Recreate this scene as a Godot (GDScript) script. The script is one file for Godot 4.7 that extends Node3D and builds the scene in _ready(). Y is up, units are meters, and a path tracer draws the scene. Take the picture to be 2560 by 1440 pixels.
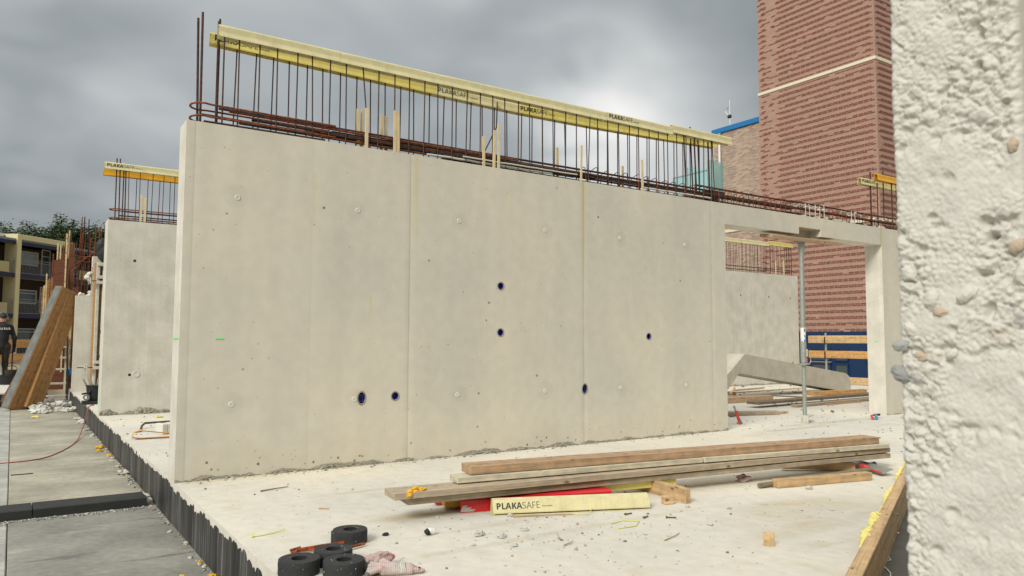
extends Node3D
# A building site under grey cloud: cast concrete walls on a pale slab, starter bars with yellow safety caps, brick tower behind.
# World axes: x runs along the walls, y up (slab top = 0), z towards the camera; metres.

const H := 2.567        # wall height
const TH := 0.25        # wall thickness
const DOOR_A := 5.7264  # door opening in the main wall
const DOOR_B := 8.9469
const DOOR_H := 2.33
const Z2 := -5.3927     # front of the second wall
const GY := -0.28       # lower pavement beside the slab

var M := {}
var names := {}
var rng := RandomNumberGenerator.new()


# ---------------------------------------------------------------- geometry
class Geo:
	var v := PackedVector3Array()
	var n := PackedVector3Array()
	var t := PackedVector2Array()
	var c := PackedColorArray()
	var tint := Color(1, 1, 1)
	var colored := false

	func vert(p: Vector3, nn: Vector3, uv := Vector2.ZERO) -> void:
		v.append(p); n.append(nn); t.append(uv); c.append(tint)

	# counter-clockwise seen from outside
	func tri(a: Vector3, b: Vector3, d: Vector3, ua := Vector2.ZERO, ub := Vector2.ZERO, ud := Vector2.ZERO) -> void:
		var nn := (b - a).cross(d - a).normalized()
		vert(a, nn, ua); vert(d, nn, ud); vert(b, nn, ub)

	func tri_to(a: Vector3, b: Vector3, d: Vector3, out: Vector3) -> void:
		if (b - a).cross(d - a).dot(out) < 0.0:
			tri(a, d, b)
		else:
			tri(a, b, d)

	func quad(a: Vector3, b: Vector3, d: Vector3, e: Vector3, ua := Vector2.ZERO, ub := Vector2(1, 0), ud := Vector2(1, 1), ue := Vector2(0, 1)) -> void:
		tri(a, b, d, ua, ub, ud); tri(a, d, e, ua, ud, ue)

	func quad_to(a: Vector3, b: Vector3, d: Vector3, e: Vector3, out: Vector3) -> void:
		if (b - a).cross(d - a).dot(out) < 0.0:
			quad(a, e, d, b)
		else:
			quad(a, b, d, e)

	func stri(a: Vector3, b: Vector3, d: Vector3, na: Vector3, nb: Vector3, nd: Vector3, ua := Vector2.ZERO, ub := Vector2.ZERO, ud := Vector2.ZERO) -> void:
		if (b - a).cross(d - a).dot(na + nb + nd) < 0.0:
			vert(a, na, ua); vert(b, nb, ub); vert(d, nd, ud)
		else:
			vert(a, na, ua); vert(d, nd, ud); vert(b, nb, ub)

	func squad(a: Vector3, b: Vector3, d: Vector3, e: Vector3, na: Vector3, nb: Vector3, nd: Vector3, ne: Vector3) -> void:
		stri(a, b, d, na, nb, nd); stri(a, d, e, na, nd, ne)

	# chamfered box centred on xf
	func box(xf: Transform3D, size: Vector3, bev := 0.0) -> void:
		var h := size * 0.5
		bev = minf(bev, 0.45 * minf(size.x, minf(size.y, size.z)))
		var g := h - Vector3.ONE * bev
		for k in 3:
			var i := (k + 1) % 3
			var j := (k + 2) % 3
			for s in [-1.0, 1.0]:
				var q := []
				for ab in [[-1.0, -1.0], [1.0, -1.0], [1.0, 1.0], [-1.0, 1.0]]:
					var p := Vector3.ZERO
					p[k] = s * h[k]; p[i] = ab[0] * g[i]; p[j] = ab[1] * g[j]
					q.append(p)
				var o := Vector3.ZERO
				o[k] = s
				quad_to(xf * (q[0] as Vector3), xf * (q[1] as Vector3), xf * (q[2] as Vector3), xf * (q[3] as Vector3), xf.basis * o)
		if bev <= 0.0:
			return
		for k in 3:
			var i := (k + 1) % 3
			var j := (k + 2) % 3
			for s in [-1.0, 1.0]:
				for r in [-1.0, 1.0]:
					var a := Vector3.ZERO
					a[i] = s * h[i]; a[j] = r * g[j]; a[k] = -g[k]
					var b := a
					b[k] = g[k]
					var d := Vector3.ZERO
					d[i] = s * g[i]; d[j] = r * h[j]; d[k] = g[k]
					var e := d
					e[k] = -g[k]
					var o := Vector3.ZERO
					o[i] = s; o[j] = r
					quad_to(xf * a, xf * b, xf * d, xf * e, xf.basis * o)
		for sx in [-1.0, 1.0]:
			for sy in [-1.0, 1.0]:
				for sz in [-1.0, 1.0]:
					tri_to(xf * Vector3(sx * h.x, sy * g.y, sz * g.z), xf * Vector3(sx * g.x, sy * h.y, sz * g.z), xf * Vector3(sx * g.x, sy * g.y, sz * h.z), xf.basis * Vector3(sx, sy, sz))

	func boxat(p: Vector3, size: Vector3, bev := 0.0) -> void:
		box(Transform3D(Basis(), p), size, bev)

	# axis-aligned box between two corners
	func span(a: Vector3, b: Vector3, bev := 0.0) -> void:
		box(Transform3D(Basis(), (a + b) * 0.5), (b - a).abs(), bev)

	# round bar through points
	func tube(pts: Array, r: float, sides := 8, r2 := -1.0) -> void:
		var m := pts.size()
		var rings := []
		var norms := []
		var up := Vector3.UP
		for i in m:
			var p: Vector3 = pts[i]
			var f: Vector3 = ((pts[mini(i + 1, m - 1)] as Vector3) - (pts[maxi(i - 1, 0)] as Vector3)).normalized()
			if i == 0:
				up = Vector3.RIGHT if absf(f.y) > 0.9 else Vector3.UP
			var s := f.cross(up).normalized()
			up = s.cross(f).normalized()
			var ring := []
			var nr := []
			var rr := r if r2 < 0.0 else lerpf(r, r2, float(i) / (m - 1))
			for k in sides:
				var a := TAU * k / sides
				var d := s * cos(a) + up * sin(a)
				nr.append(d); ring.append(p + d * rr)
			rings.append(ring); norms.append(nr)
		for i in m - 1:
			for k in sides:
				var k2 := (k + 1) % sides
				squad(rings[i][k], rings[i][k2], rings[i + 1][k2], rings[i + 1][k], norms[i][k], norms[i][k2], norms[i + 1][k2], norms[i + 1][k])
		for e in [0, m - 1]:
			var ce: Vector3 = pts[e]
			var o: Vector3 = ce - (pts[1 if e == 0 else m - 2] as Vector3)
			for k in sides:
				tri_to(ce, rings[e][k], rings[e][(k + 1) % sides], o)

	# profile of (radius, y) pairs turned about the y axis of xf; flat along the profile, smooth round it
	func lathe(xf: Transform3D, prof: Array, segs := 20) -> void:
		for i in prof.size() - 1:
			var a: Vector2 = prof[i]
			var b: Vector2 = prof[i + 1]
			var d := (b - a).normalized()
			var nn := Vector2(d.y, -d.x)
			for k in segs:
				var q := [TAU * k / segs, TAU * (k + 1) / segs]
				var p := []
				var m := []
				for w in q:
					p.append(xf * Vector3(a.x * cos(w), a.y, a.x * sin(w)))
					p.append(xf * Vector3(b.x * cos(w), b.y, b.x * sin(w)))
					m.append((xf.basis * Vector3(nn.x * cos(w), nn.y, nn.x * sin(w))).normalized())
				squad(p[0], p[2], p[3], p[1], m[0], m[1], m[1], m[0])

	# polygon (x, y) of xf pushed from z0 to z1
	func prism(xf: Transform3D, poly: PackedVector2Array, z0: float, z1: float, caps := 3) -> void:
		if Geometry2D.is_polygon_clockwise(poly):
			poly.reverse()
		var m := poly.size()
		var idx := Geometry2D.triangulate_polygon(poly)
		for k in range(0, idx.size(), 3):
			var a := poly[idx[k]]
			var b := poly[idx[k + 1]]
			var d := poly[idx[k + 2]]
			if (b - a).cross(d - a) < 0.0:
				var sw := b
				b = d; d = sw
			if caps & 1:
				tri(xf * Vector3(a.x, a.y, z1), xf * Vector3(b.x, b.y, z1), xf * Vector3(d.x, d.y, z1), a, b, d)
			if caps & 2:
				tri(xf * Vector3(a.x, a.y, z0), xf * Vector3(d.x, d.y, z0), xf * Vector3(b.x, b.y, z0), a, d, b)
		for i in m:
			var a := poly[i]
			var b := poly[(i + 1) % m]
			quad(xf * Vector3(a.x, a.y, z0), xf * Vector3(b.x, b.y, z0), xf * Vector3(b.x, b.y, z1), xf * Vector3(a.x, a.y, z1),
				Vector2(a.x + z0, a.y), Vector2(b.x + z0, b.y), Vector2(b.x + z1, b.y), Vector2(a.x + z1, a.y))

	# lump: a noisy ellipsoid
	func lump(xf: Transform3D, rad: Vector3, sd: int, rough := 0.25, rings := 6, segs := 9) -> void:
		var nz := FastNoiseLite.new()
		nz.seed = sd; nz.frequency = 0.9; nz.fractal_octaves = 2
		var p := []
		for i in rings + 1:
			var row := []
			var th := PI * i / rings
			for k in segs:
				var ph := TAU * k / segs
				var d := Vector3(sin(th) * cos(ph), cos(th), sin(th) * sin(ph))
				row.append(xf * (d * rad * (1.0 + rough * nz.get_noise_3dv(d * 1.3))))
			p.append(row)
		var ce := xf.origin
		for i in rings:
			for k in segs:
				var k2 := (k + 1) % segs
				var a: Vector3 = p[i][k]
				var b: Vector3 = p[i][k2]
				var d: Vector3 = p[i + 1][k2]
				var e: Vector3 = p[i + 1][k]
				var o := (a + b + d + e) * 0.25 - ce
				if i > 0:
					tri_to(a, b, d, o)
				if i < rings - 1:
					tri_to(a, d, e, o)

	# sheet of points, rows of equal length, smooth normals; flip turns it over
	func sheet(rows: Array, flip := false, uvs := [], cols := []) -> void:
		var nr := rows.size()
		var nc: int = (rows[0] as PackedVector3Array).size()
		var nn := []
		for i in nr:
			var out := PackedVector3Array()
			out.resize(nc)
			var r0: PackedVector3Array = rows[maxi(i - 1, 0)]
			var r1: PackedVector3Array = rows[mini(i + 1, nr - 1)]
			var rr: PackedVector3Array = rows[i]
			for k in nc:
				var du := rr[mini(k + 1, nc - 1)] - rr[maxi(k - 1, 0)]
				var dv := r1[k] - r0[k]
				var q := du.cross(dv).normalized()
				out[k] = -q if flip else q
			nn.append(out)
		for i in nr - 1:
			var a: PackedVector3Array = rows[i]
			var b: PackedVector3Array = rows[i + 1]
			var na: PackedVector3Array = nn[i]
			var nb: PackedVector3Array = nn[i + 1]
			for k in nc - 1:
				var ix := [[a, na, i, k], [a, na, i, k + 1], [b, nb, i + 1, k + 1], [a, na, i, k], [b, nb, i + 1, k + 1], [b, nb, i + 1, k]]
				if not flip:
					ix = [ix[0], ix[2], ix[1], ix[3], ix[5], ix[4]]
				for e in ix:
					if cols.size():
						tint = cols[e[2]][e[3]]
					vert(e[0][e[3]], e[1][e[3]], uvs[e[2]][e[3]] if uvs.size() else Vector2.ZERO)
		tint = Color.WHITE

	func mesh() -> ArrayMesh:
		var a := []
		a.resize(Mesh.ARRAY_MAX)
		a[Mesh.ARRAY_VERTEX] = v
		a[Mesh.ARRAY_NORMAL] = n
		a[Mesh.ARRAY_TEX_UV] = t
		if colored:
			a[Mesh.ARRAY_COLOR] = c
		var m := ArrayMesh.new()
		m.add_surface_from_arrays(Mesh.PRIMITIVE_TRIANGLES, a)
		return m


# ---------------------------------------------------------------- nodes
func called(base: String, parent: Node) -> String:
	var key := str(parent.get_instance_id()) + base
	var k: int = names.get(key, 0)
	names[key] = k + 1
	return base if k == 0 else "%s_%03d" % [base, k]


func hang(o: Node3D, base: String, parent: Node = self) -> Node3D:
	o.name = called(base, parent)
	parent.add_child(o, true)
	return o


func tag(o: Node, label: String, category: String, group := "", kind := "thing") -> Node:
	o.set_meta("label", label)
	o.set_meta("category", category)
	if group:
		o.set_meta("group", group)
	o.set_meta("kind", kind)
	return o


func thing(base: String, label: String, category: String, xf := Transform3D(), group := "") -> Node3D:
	var o := Node3D.new()
	o.transform = xf
	hang(o, base)
	tag(o, label, category, group)
	return o


func part(base: String, what, mat: Material, parent: Node, xf := Transform3D()) -> MeshInstance3D:
	var o := MeshInstance3D.new()
	o.mesh = what.mesh() if what is Geo else what
	o.material_override = mat
	o.transform = xf
	hang(o, base, parent)
	return o


func single(base: String, label: String, category: String, what, mat: Material, xf := Transform3D(), group := "", kind := "thing") -> MeshInstance3D:
	var o := part(base, what, mat, self, xf)
	tag(o, label, category, group, kind)
	return o


func structure(base: String, what, mat: Material) -> MeshInstance3D:
	var o := part(base, what, mat, self)
	o.set_meta("kind", "structure")
	return o


func at(x: float, y: float, z: float, turn := 0.0) -> Transform3D:
	return Transform3D(Basis(Vector3.UP, turn), Vector3(x, y, z))


# a frame whose x axis runs from a to b and whose y axis is as near up as it can be; origin in the middle
func along(a: Vector3, b: Vector3, up := Vector3.UP) -> Transform3D:
	var x := (b - a).normalized()
	var z := x.cross(up).normalized()
	return Transform3D(Basis(x, z.cross(x).normalized(), z), (a + b) * 0.5)


func noise(sd: int, freq: float, oct := 3) -> FastNoiseLite:
	var nz := FastNoiseLite.new()
	nz.seed = sd
	nz.noise_type = FastNoiseLite.TYPE_SIMPLEX_SMOOTH
	nz.frequency = freq
	nz.fractal_octaves = oct
	return nz


# a grey noise picture as bytes, optionally stretched
func bytes(w: int, h: int, sd: int, freq: float, oct := 4, sx := 1, sy := 1, seamless := true) -> PackedByteArray:
	var nz := noise(sd, freq, oct)
	var im: Image = nz.get_seamless_image(maxi(w / sx, 8), maxi(h / sy, 8), false, false, 0.15, true) if seamless else nz.get_image(maxi(w / sx, 8), maxi(h / sy, 8), false, false, true)
	im.convert(Image.FORMAT_L8)
	im.resize(w, h, Image.INTERPOLATE_CUBIC)
	return im.get_data()


func picture(w: int, h: int, rgb: PackedByteArray) -> ImageTexture:
	return ImageTexture.create_from_image(Image.create_from_data(w, h, false, Image.FORMAT_RGB8, rgb))


func grey(w: int, h: int, l: PackedByteArray) -> ImageTexture:
	return ImageTexture.create_from_image(Image.create_from_data(w, h, false, Image.FORMAT_L8, l))


func plain(rgb: Color, rough := 0.8, metal := 0.0) -> StandardMaterial3D:
	var m := StandardMaterial3D.new()
	m.albedo_color = rgb
	m.roughness = rough
	m.metallic = metal
	return m


func textured(tex: Texture2D, rgb: Color, rough: float, scale := Vector3.ONE, world := false, offset := Vector3.ZERO) -> StandardMaterial3D:
	var m := plain(rgb, rough)
	m.albedo_texture = tex
	m.uv1_triplanar = true
	m.uv1_world_triplanar = world
	m.uv1_triplanar_sharpness = 8.0
	m.uv1_scale = scale
	m.uv1_offset = offset
	return m


func bumpy(m: StandardMaterial3D, tex: Texture2D, cm: float) -> StandardMaterial3D:
	m.heightmap_enabled = true
	m.heightmap_texture = tex
	m.heightmap_scale = cm
	return m


func c255(r: float, g: float, b: float) -> Color:
	return Color(r / 255.0, g / 255.0, b / 255.0)


# smooth-minimum of tapered capsules, meshed as surface nets. bones: [a, b, ra, rb]
func body(g: Geo, bones: Array, cell: float, k: float) -> void:
	var lo := Vector3.INF
	var hi := -Vector3.INF
	for b in bones:
		var m: float = maxf(b[2], b[3]) + k + cell * 2.0
		for e in [0, 1]:
			lo = lo.min((b[e] as Vector3) - Vector3.ONE * m)
			hi = hi.max((b[e] as Vector3) + Vector3.ONE * m)
	var nx := int((hi.x - lo.x) / cell) + 1
	var ny := int((hi.y - lo.y) / cell) + 1
	var nz := int((hi.z - lo.z) / cell) + 1
	var f := PackedFloat32Array()
	f.resize(nx * ny * nz)
	f.fill(1e3)
	for b in bones:
		var a: Vector3 = b[0]
		var e: Vector3 = b[1]
		var ra: float = b[2]
		var rb: float = b[3]
		var m := maxf(ra, rb) + k * 1.5 + cell * 2.0
		var l0 := ((a.min(e) - Vector3.ONE * m - lo) / cell).floor()
		var l1 := ((a.max(e) + Vector3.ONE * m - lo) / cell).ceil()
		var ab := e - a
		var ll := maxf(ab.length_squared(), 1e-9)
		for iz in range(maxi(0, int(l0.z)), mini(nz, int(l1.z) + 1)):
			for iy in range(maxi(0, int(l0.y)), mini(ny, int(l1.y) + 1)):
				for ix in range(maxi(0, int(l0.x)), mini(nx, int(l1.x) + 1)):
					var p := lo + Vector3(ix, iy, iz) * cell
					var h := clampf((p - a).dot(ab) / ll, 0.0, 1.0)
					var d := p.distance_to(a + ab * h) - lerpf(ra, rb, h)
					var at_i := (iz * ny + iy) * nx + ix
					var o := f[at_i]
					var w := maxf(k - absf(d - o), 0.0) / k
					f[at_i] = minf(d, o) - w * w * k * 0.25
	var idx := {}
	var pts := []
	var sx := 1
	var sy := nx
	var sz := nx * ny
	for iz in nz - 1:
		for iy in ny - 1:
			for ix in nx - 1:
				var at_i := iz * sz + iy * sy + ix
				var inside := 0
				var vals := []
				for q in 8:
					var x := f[at_i + (q & 1) * sx + ((q >> 1) & 1) * sy + ((q >> 2) & 1) * sz]
					vals.append(x)
					if x < 0.0:
						inside += 1
				if inside == 0 or inside == 8:
					continue
				var sum := Vector3.ZERO
				var cnt := 0
				for q in 8:
					for bit in [1, 2, 4]:
						if q & bit:
							continue
						var a: float = vals[q]
						var b: float = vals[q | bit]
						if (a < 0.0) != (b < 0.0):
							var h := a / (a - b)
							var p0 := Vector3(q & 1, (q >> 1) & 1, (q >> 2) & 1)
							var p1 := Vector3((q | bit) & 1, ((q | bit) >> 1) & 1, ((q | bit) >> 2) & 1)
							sum += p0.lerp(p1, h)
							cnt += 1
				idx[at_i] = pts.size()
				pts.append(lo + (Vector3(ix, iy, iz) + sum / cnt) * cell)
	var grad := func(p: Vector3) -> Vector3:
		var q := ((p - lo) / cell).clamp(Vector3.ONE, Vector3(nx - 2, ny - 2, nz - 2))
		var i := int(q.z) * sz + int(q.y) * sy + int(q.x)
		return Vector3(f[i + 1] - f[i - 1], f[i + sy] - f[i - sy], f[i + sz] - f[i - sz]).normalized()
	var nn := []
	for p in pts:
		nn.append(grad.call(p))
	var st := [sx, sy, sz]
	for iz in range(1, nz - 1):
		for iy in range(1, ny - 1):
			for ix in range(1, nx - 1):
				var at_i := iz * sz + iy * sy + ix
				for ax in 3:
					if (f[at_i] < 0.0) == (f[at_i + st[ax]] < 0.0):
						continue
					var u: int = st[(ax + 1) % 3]
					var w: int = st[(ax + 2) % 3]
					var q := [at_i, at_i - u, at_i - u - w, at_i - w]
					if q.all(func(e): return idx.has(e)):
						var r := []
						for e in q:
							r.append(idx[e])
						g.squad(pts[r[0]], pts[r[1]], pts[r[2]], pts[r[3]], nn[r[0]], nn[r[1]], nn[r[2]], nn[r[3]])


# ---------------------------------------------------------------- materials
func make_materials() -> void:
	# cast concrete, a tile of 2.4 m
	var w := 1024
	var a := bytes(w, w, 11, 0.006, 5)
	var b := bytes(w, w, 12, 0.05, 3)
	var s := bytes(w, w, 13, 0.03, 3, 1, 24)
	var rgb := PackedByteArray()
	rgb.resize(w * w * 3)
	var hh := PackedByteArray()
	hh.resize(w * w)
	for i in w * w:
		var k := 226.0 + (a[i] - 128) * 0.10 + (b[i] - 128) * 0.035 + (s[i] - 128) * 0.035
		rgb[i * 3] = int(clampf(k, 0, 255)); rgb[i * 3 + 1] = int(clampf(k * 0.995, 0, 255)); rgb[i * 3 + 2] = int(clampf(k * 0.985 + (a[i] - 128) * 0.02, 0, 255))
		hh[i] = 120 + (b[i] - 128) / 10
	rng.seed = 5
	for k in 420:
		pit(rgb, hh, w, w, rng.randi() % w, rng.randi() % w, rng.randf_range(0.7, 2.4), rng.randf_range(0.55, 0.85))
	M.concrete_tex = picture(w, w, rgb)
	M.concrete_bump = grey(w, w, hh)
	M.concrete = bumpy(textured(M.concrete_tex, c255(214, 210, 197), 0.88, Vector3.ONE / 2.4), M.concrete_bump, 0.5)
	M.concrete_pale = bumpy(textured(M.concrete_tex, c255(230, 226, 214), 0.88, Vector3.ONE / 2.4, false, Vector3(0.3, 0.1, 0.2)), M.concrete_bump, 0.5)
	M.concrete_cool = bumpy(textured(M.concrete_tex, c255(222, 219, 206), 0.88, Vector3.ONE / 2.4, false, Vector3(0.6, 0.4, 0.7)), M.concrete_bump, 0.5)
	M.precast = bumpy(textured(M.concrete_tex, c255(202, 196, 180), 0.85, Vector3.ONE / 1.9), M.concrete_bump, 0.4)

	# mortar lumps
	M.mortar = bumpy(textured(M.concrete_tex, c255(182, 177, 160), 0.95, Vector3.ONE * 2.0), grey(w, w, b), 0.8)
	M.cement_white = plain(c255(205, 203, 190), 0.9)

	# wood grain: 1.3 m along x
	w = 1024
	var h := 256
	var g1 := bytes(w, h, 21, 0.02, 3, 24, 1)
	var g2 := bytes(w, h, 22, 0.09, 3, 48, 1)
	var g3 := bytes(w, h, 23, 0.012, 3)
	rgb = PackedByteArray()
	rgb.resize(w * h * 3)
	for i in w * h:
		var k := 232.0 - (g1[i] - 128) * 0.18 - maxf(0.0, g2[i] - 150) * 0.38 + (g3[i] - 128) * 0.16
		rgb[i * 3] = int(clampf(k, 0, 255)); rgb[i * 3 + 1] = int(clampf(k * 0.985 - (g3[i] - 128) * 0.03, 0, 255)); rgb[i * 3 + 2] = int(clampf(k * 0.965 - (g3[i] - 128) * 0.06, 0, 255))
	rng.seed = 8
	for k in 9:
		knot(rgb, w, h, rng.randi() % w, rng.randi() % h, rng.randf_range(5, 11))
	M.wood_tex = picture(w, h, rgb)
	M.wood_bump = grey(w, h, g2)
	for e in [["wood_fresh", 212, 182, 138], ["wood_tan", 190, 160, 128], ["wood_grey", 184, 170, 148], ["wood_pale", 214, 208, 186], ["wood_orange", 204, 158, 100], ["wood_dark", 136, 122, 100], ["lath", 228, 208, 160], ["ply_brown", 172, 130, 80], ["ply_rust", 118, 70, 44]]:
		for k in 3:
			M[e[0] + str(k)] = bumpy(textured(M.wood_tex, c255(e[1] + k * 3 - 3, e[2] + k * 3 - 3, e[3] + k * 3 - 3), 0.75, Vector3(1 / 1.3, 1 / 0.3, 1 / 0.3), false, Vector3(0.37 * k, 0.31 * k + 0.1, 0.43 * k)), M.wood_bump, 0.15)

	# steel: mill scale and rust
	w = 256
	a = bytes(w, w, 31, 0.03, 4)
	b = bytes(w, w, 32, 0.12, 2)
	rgb = PackedByteArray()
	rgb.resize(w * w * 3)
	for i in w * w:
		var k := clampf((a[i] - 90) / 120.0, 0, 1)
		var j := 0.85 + b[i] / 255.0 * 0.3
		rgb[i * 3] = int(clampf(lerpf(150, 255, k) * j, 0, 255)); rgb[i * 3 + 1] = int(clampf(lerpf(160, 205, k) * j, 0, 255)); rgb[i * 3 + 2] = int(clampf(lerpf(175, 165, k) * j, 0, 255))
	M.rust_tex = picture(w, w, rgb)
	M.lath_plain = textured(M.concrete_tex, c255(236, 216, 170), 0.8, Vector3.ONE * 1.3)
	M.bar = textured(M.rust_tex, c255(98, 84, 78), 0.62, Vector3.ONE * 2.2)
	M.bar.metallic = 0.35
	M.bar_dark = textured(M.rust_tex, c255(102, 74, 61), 0.7, Vector3.ONE * 2.0, false, Vector3(0.3, 0.5, 0.1))
	M.bar_dark.metallic = 0.25
	M.bar_rust = textured(M.rust_tex, c255(158, 96, 56), 0.85, Vector3.ONE * 3.0)
	M.bar_orange = textured(M.rust_tex, c255(170, 92, 46), 0.9, Vector3.ONE * 3.0, false, Vector3(0.6, 0.1, 0.4))
	M.bar_grey = textured(M.rust_tex, c255(118, 122, 124), 0.5, Vector3.ONE * 2.0)
	M.bar_grey.metallic = 0.5
	M.galv = textured(M.concrete_tex, c255(178, 184, 176), 0.5, Vector3.ONE * 2.5)
	M.galv.metallic = 0.45
	M.form_steel = textured(M.concrete_tex, c255(214, 212, 200), 0.6, Vector3.ONE * 1.5)

	# the safety caps
	M.cap = textured(M.concrete_tex, c255(241, 233, 182), 0.45, Vector3.ONE / 0.9)
	M.cap.backlight_enabled = true
	M.cap.backlight = c255(120, 112, 50)
	M.cap_yellow = textured(M.concrete_tex, c255(238, 224, 128), 0.45, Vector3.ONE / 0.9)
	M.cap_yellow.backlight_enabled = true
	M.cap_yellow.backlight = c255(120, 108, 30)
	M.cap_orange = textured(M.concrete_tex, c255(236, 178, 40), 0.45, Vector3.ONE / 0.9)
	M.ink = plain(c255(52, 54, 48), 0.8)
	M.ink_pale = plain(c255(110, 110, 88), 0.8)

	# bitumen paint: streaks that run down
	w = 1024
	h = 64
	a = bytes(w, h, 41, 0.16, 3, 1, 16)
	b = bytes(w, h, 42, 0.012, 3, 1, 4)
	rgb = PackedByteArray()
	rgb.resize(w * h * 3)
	for i in w * h:
		var k := 52.0 + maxf(0.0, a[i] - 150) * 1.1 + (b[i] - 128) * 0.3
		rgb[i * 3] = int(clampf(k, 18, 255)); rgb[i * 3 + 1] = int(clampf(k * 0.99, 18, 255)); rgb[i * 3 + 2] = int(clampf(k * 0.96, 18, 255))
	M.bitumen = textured(picture(w, h, rgb), c255(235, 235, 235), 0.55, Vector3(1 / 0.6, 1 / 0.9, 1 / 3.6))
	bumpy(M.bitumen, grey(w, h, a), 0.12)

	# dark pavement sheet
	w = 1024
	a = bytes(w, w, 51, 0.006, 5)
	b = bytes(w, w, 52, 0.06, 3)
	s = bytes(w, w, 53, 0.02, 4, 6, 1)
	rgb = PackedByteArray()
	rgb.resize(w * w * 3)
	for i in w * w:
		var k := 168.0 + (a[i] - 128) * 0.16 + (b[i] - 128) * 0.09 - maxf(0.0, s[i] - 190) * 0.8 + maxf(0.0, 50 - s[i]) * 0.5
		rgb[i * 3] = int(clampf(k, 0, 255)); rgb[i * 3 + 1] = int(clampf(k, 0, 255)); rgb[i * 3 + 2] = int(clampf(k * 0.965, 0, 255))
	var pave := picture(w, w, rgb)
	M.pave = bumpy(textured(pave, c255(202, 201, 194), 0.7, Vector3.ONE / 4.2, true), grey(w, w, b), 0.25)
	M.pave_dusty = bumpy(textured(pave, c255(238, 232, 214), 0.8, Vector3.ONE / 4.2, true), grey(w, w, b), 0.25)
	M.pave_pale = bumpy(textured(pave, c255(246, 247, 242), 0.7, Vector3.ONE / 3.1, true, Vector3(0.4, 0.0, 0.2)), grey(w, w, b), 0.25)
	M.cement_grey = textured(pave, c255(158, 162, 162), 0.8, Vector3.ONE / 0.9)
	M.rubber = textured(pave, c255(62, 64, 62), 0.75, Vector3.ONE / 1.7)
	M.earth = textured(pave, c255(226, 206, 168), 0.95, Vector3.ONE / 5.0, true)
	M.sheeting = textured(pave, c255(128, 126, 122), 0.6, Vector3.ONE / 1.3)

	# brick: a tile of 8 stretchers by 16 courses
	for e in [["brick_pink", 61, 0.045, 160, 129, 115], ["brick_mixed", 62, 0.13, 160, 140, 126]]:
		w = 512
		rgb = PackedByteArray()
		rgb.resize(w * w * 3)
		rng.seed = e[1]
		var tone := []
		for k in 16 * 9:
			tone.append([1.0 + rng.randf_range(-1, 1) * e[2], rng.randf_range(-1, 1) * e[2] * 0.35])
		a = bytes(w, w, e[1], 0.05, 3)
		for y in w:
			var cy := y / 32
			for x in w:
				var xx := (x + (32 if cy % 2 else 0)) % w
				var q: Array = tone[cy * 8 + xx / 64]
				var joint := xx % 64 < 3 or y % 32 < 5
				var k: float = (1.06 if joint else q[0]) * (0.93 + a[y * w + x] / 255.0 * 0.14)
				var i := (y * w + x) * 3
				rgb[i] = int(clampf(e[3] * k, 0, 255)); rgb[i + 1] = int(clampf(e[4] * k * (1.0 + (0.03 if joint else q[1])), 0, 255)); rgb[i + 2] = int(clampf(e[5] * k * (1.02 if joint else 1.0), 0, 255))
		M[e[0]] = textured(picture(w, w, rgb), Color.WHITE, 0.9, Vector3(1 / 1.8, 1 / 0.948, 1 / 1.8))
	# weathering over the tower, several metres across
	w = 512
	a = bytes(w, w, 65, 0.008, 4, 1, 3)
	b = bytes(w, w, 66, 0.05, 3, 1, 6)
	rgb = PackedByteArray()
	rgb.resize(w * w * 3)
	for i in w * w:
		var k := 236.0 + (a[i] - 128) * 0.12 + maxf(0, b[i] - 180) * 0.16
		rgb[i * 3] = int(clampf(k, 0, 255)); rgb[i * 3 + 1] = int(clampf(k, 0, 255)); rgb[i * 3 + 2] = int(clampf(k, 0, 255))
	M.red_brick = plain(c255(120, 73, 62), 0.9)
	M.red_brick1 = plain(c255(110, 70, 61), 0.9)
	M.red_brick2 = plain(c255(132, 76, 64), 0.9)
	M.band = plain(c255(214, 208, 186), 0.85)
	M.blue_trim = plain(c255(30, 110, 172), 0.5)
	M.blue_panel = plain(c255(14, 46, 84), 0.45)
	M.navy = plain(c255(26, 30, 66), 0.6)
	M.cream = plain(c255(206, 196, 152), 0.8)
	M.cream_dark = plain(c255(176, 162, 120), 0.8)
	M.white = plain(c255(222, 222, 216), 0.6)
	M.white_frame = plain(c255(200, 200, 196), 0.5)
	M.brown_wall = plain(c255(66, 54, 47), 0.9)
	M.brown_wall.albedo_texture = M.concrete_tex
	M.brown_wall.uv1_triplanar = true
	M.glass_dark = plain(c255(62, 74, 78), 0.12)
	M.glass_dark.metallic_specular = 0.7
	M.glass_pale = plain(c255(140, 156, 162), 0.15)
	M.curtain = plain(c255(104, 110, 106), 0.9)
	M.rail_grey = plain(c255(120, 124, 128), 0.5)
	M.teal_glass = plain(Color(0.60, 0.82, 0.82, 0.45), 0.15)
	M.teal_glass.transparency = BaseMaterial3D.TRANSPARENCY_ALPHA
	M.dark = plain(c255(36, 36, 38), 0.7)
	M.black = plain(c255(26, 27, 28), 0.65)
	M.rubber_black = bumpy(textured(M.concrete_tex, c255(48, 50, 52), 0.8, Vector3.ONE * 3.0), grey(w, w, b), 0.15)
	M.red = plain(c255(196, 36, 40), 0.4)
	M.red_soft = plain(c255(196, 70, 62), 0.5)
	M.blue_soft = plain(c255(70, 130, 176), 0.5)
	M.blue_cap = plain(c255(20, 70, 190), 0.4)
	M.socket = plain(c255(22, 36, 138), 0.5)
	M.green_light = plain(c255(96, 226, 120), 0.8)
	M.foam = plain(c255(226, 216, 132), 0.95)
	M.foam_orange = plain(c255(222, 168, 40), 0.9)
	M.strap = plain(c255(214, 152, 66), 0.8)
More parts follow.
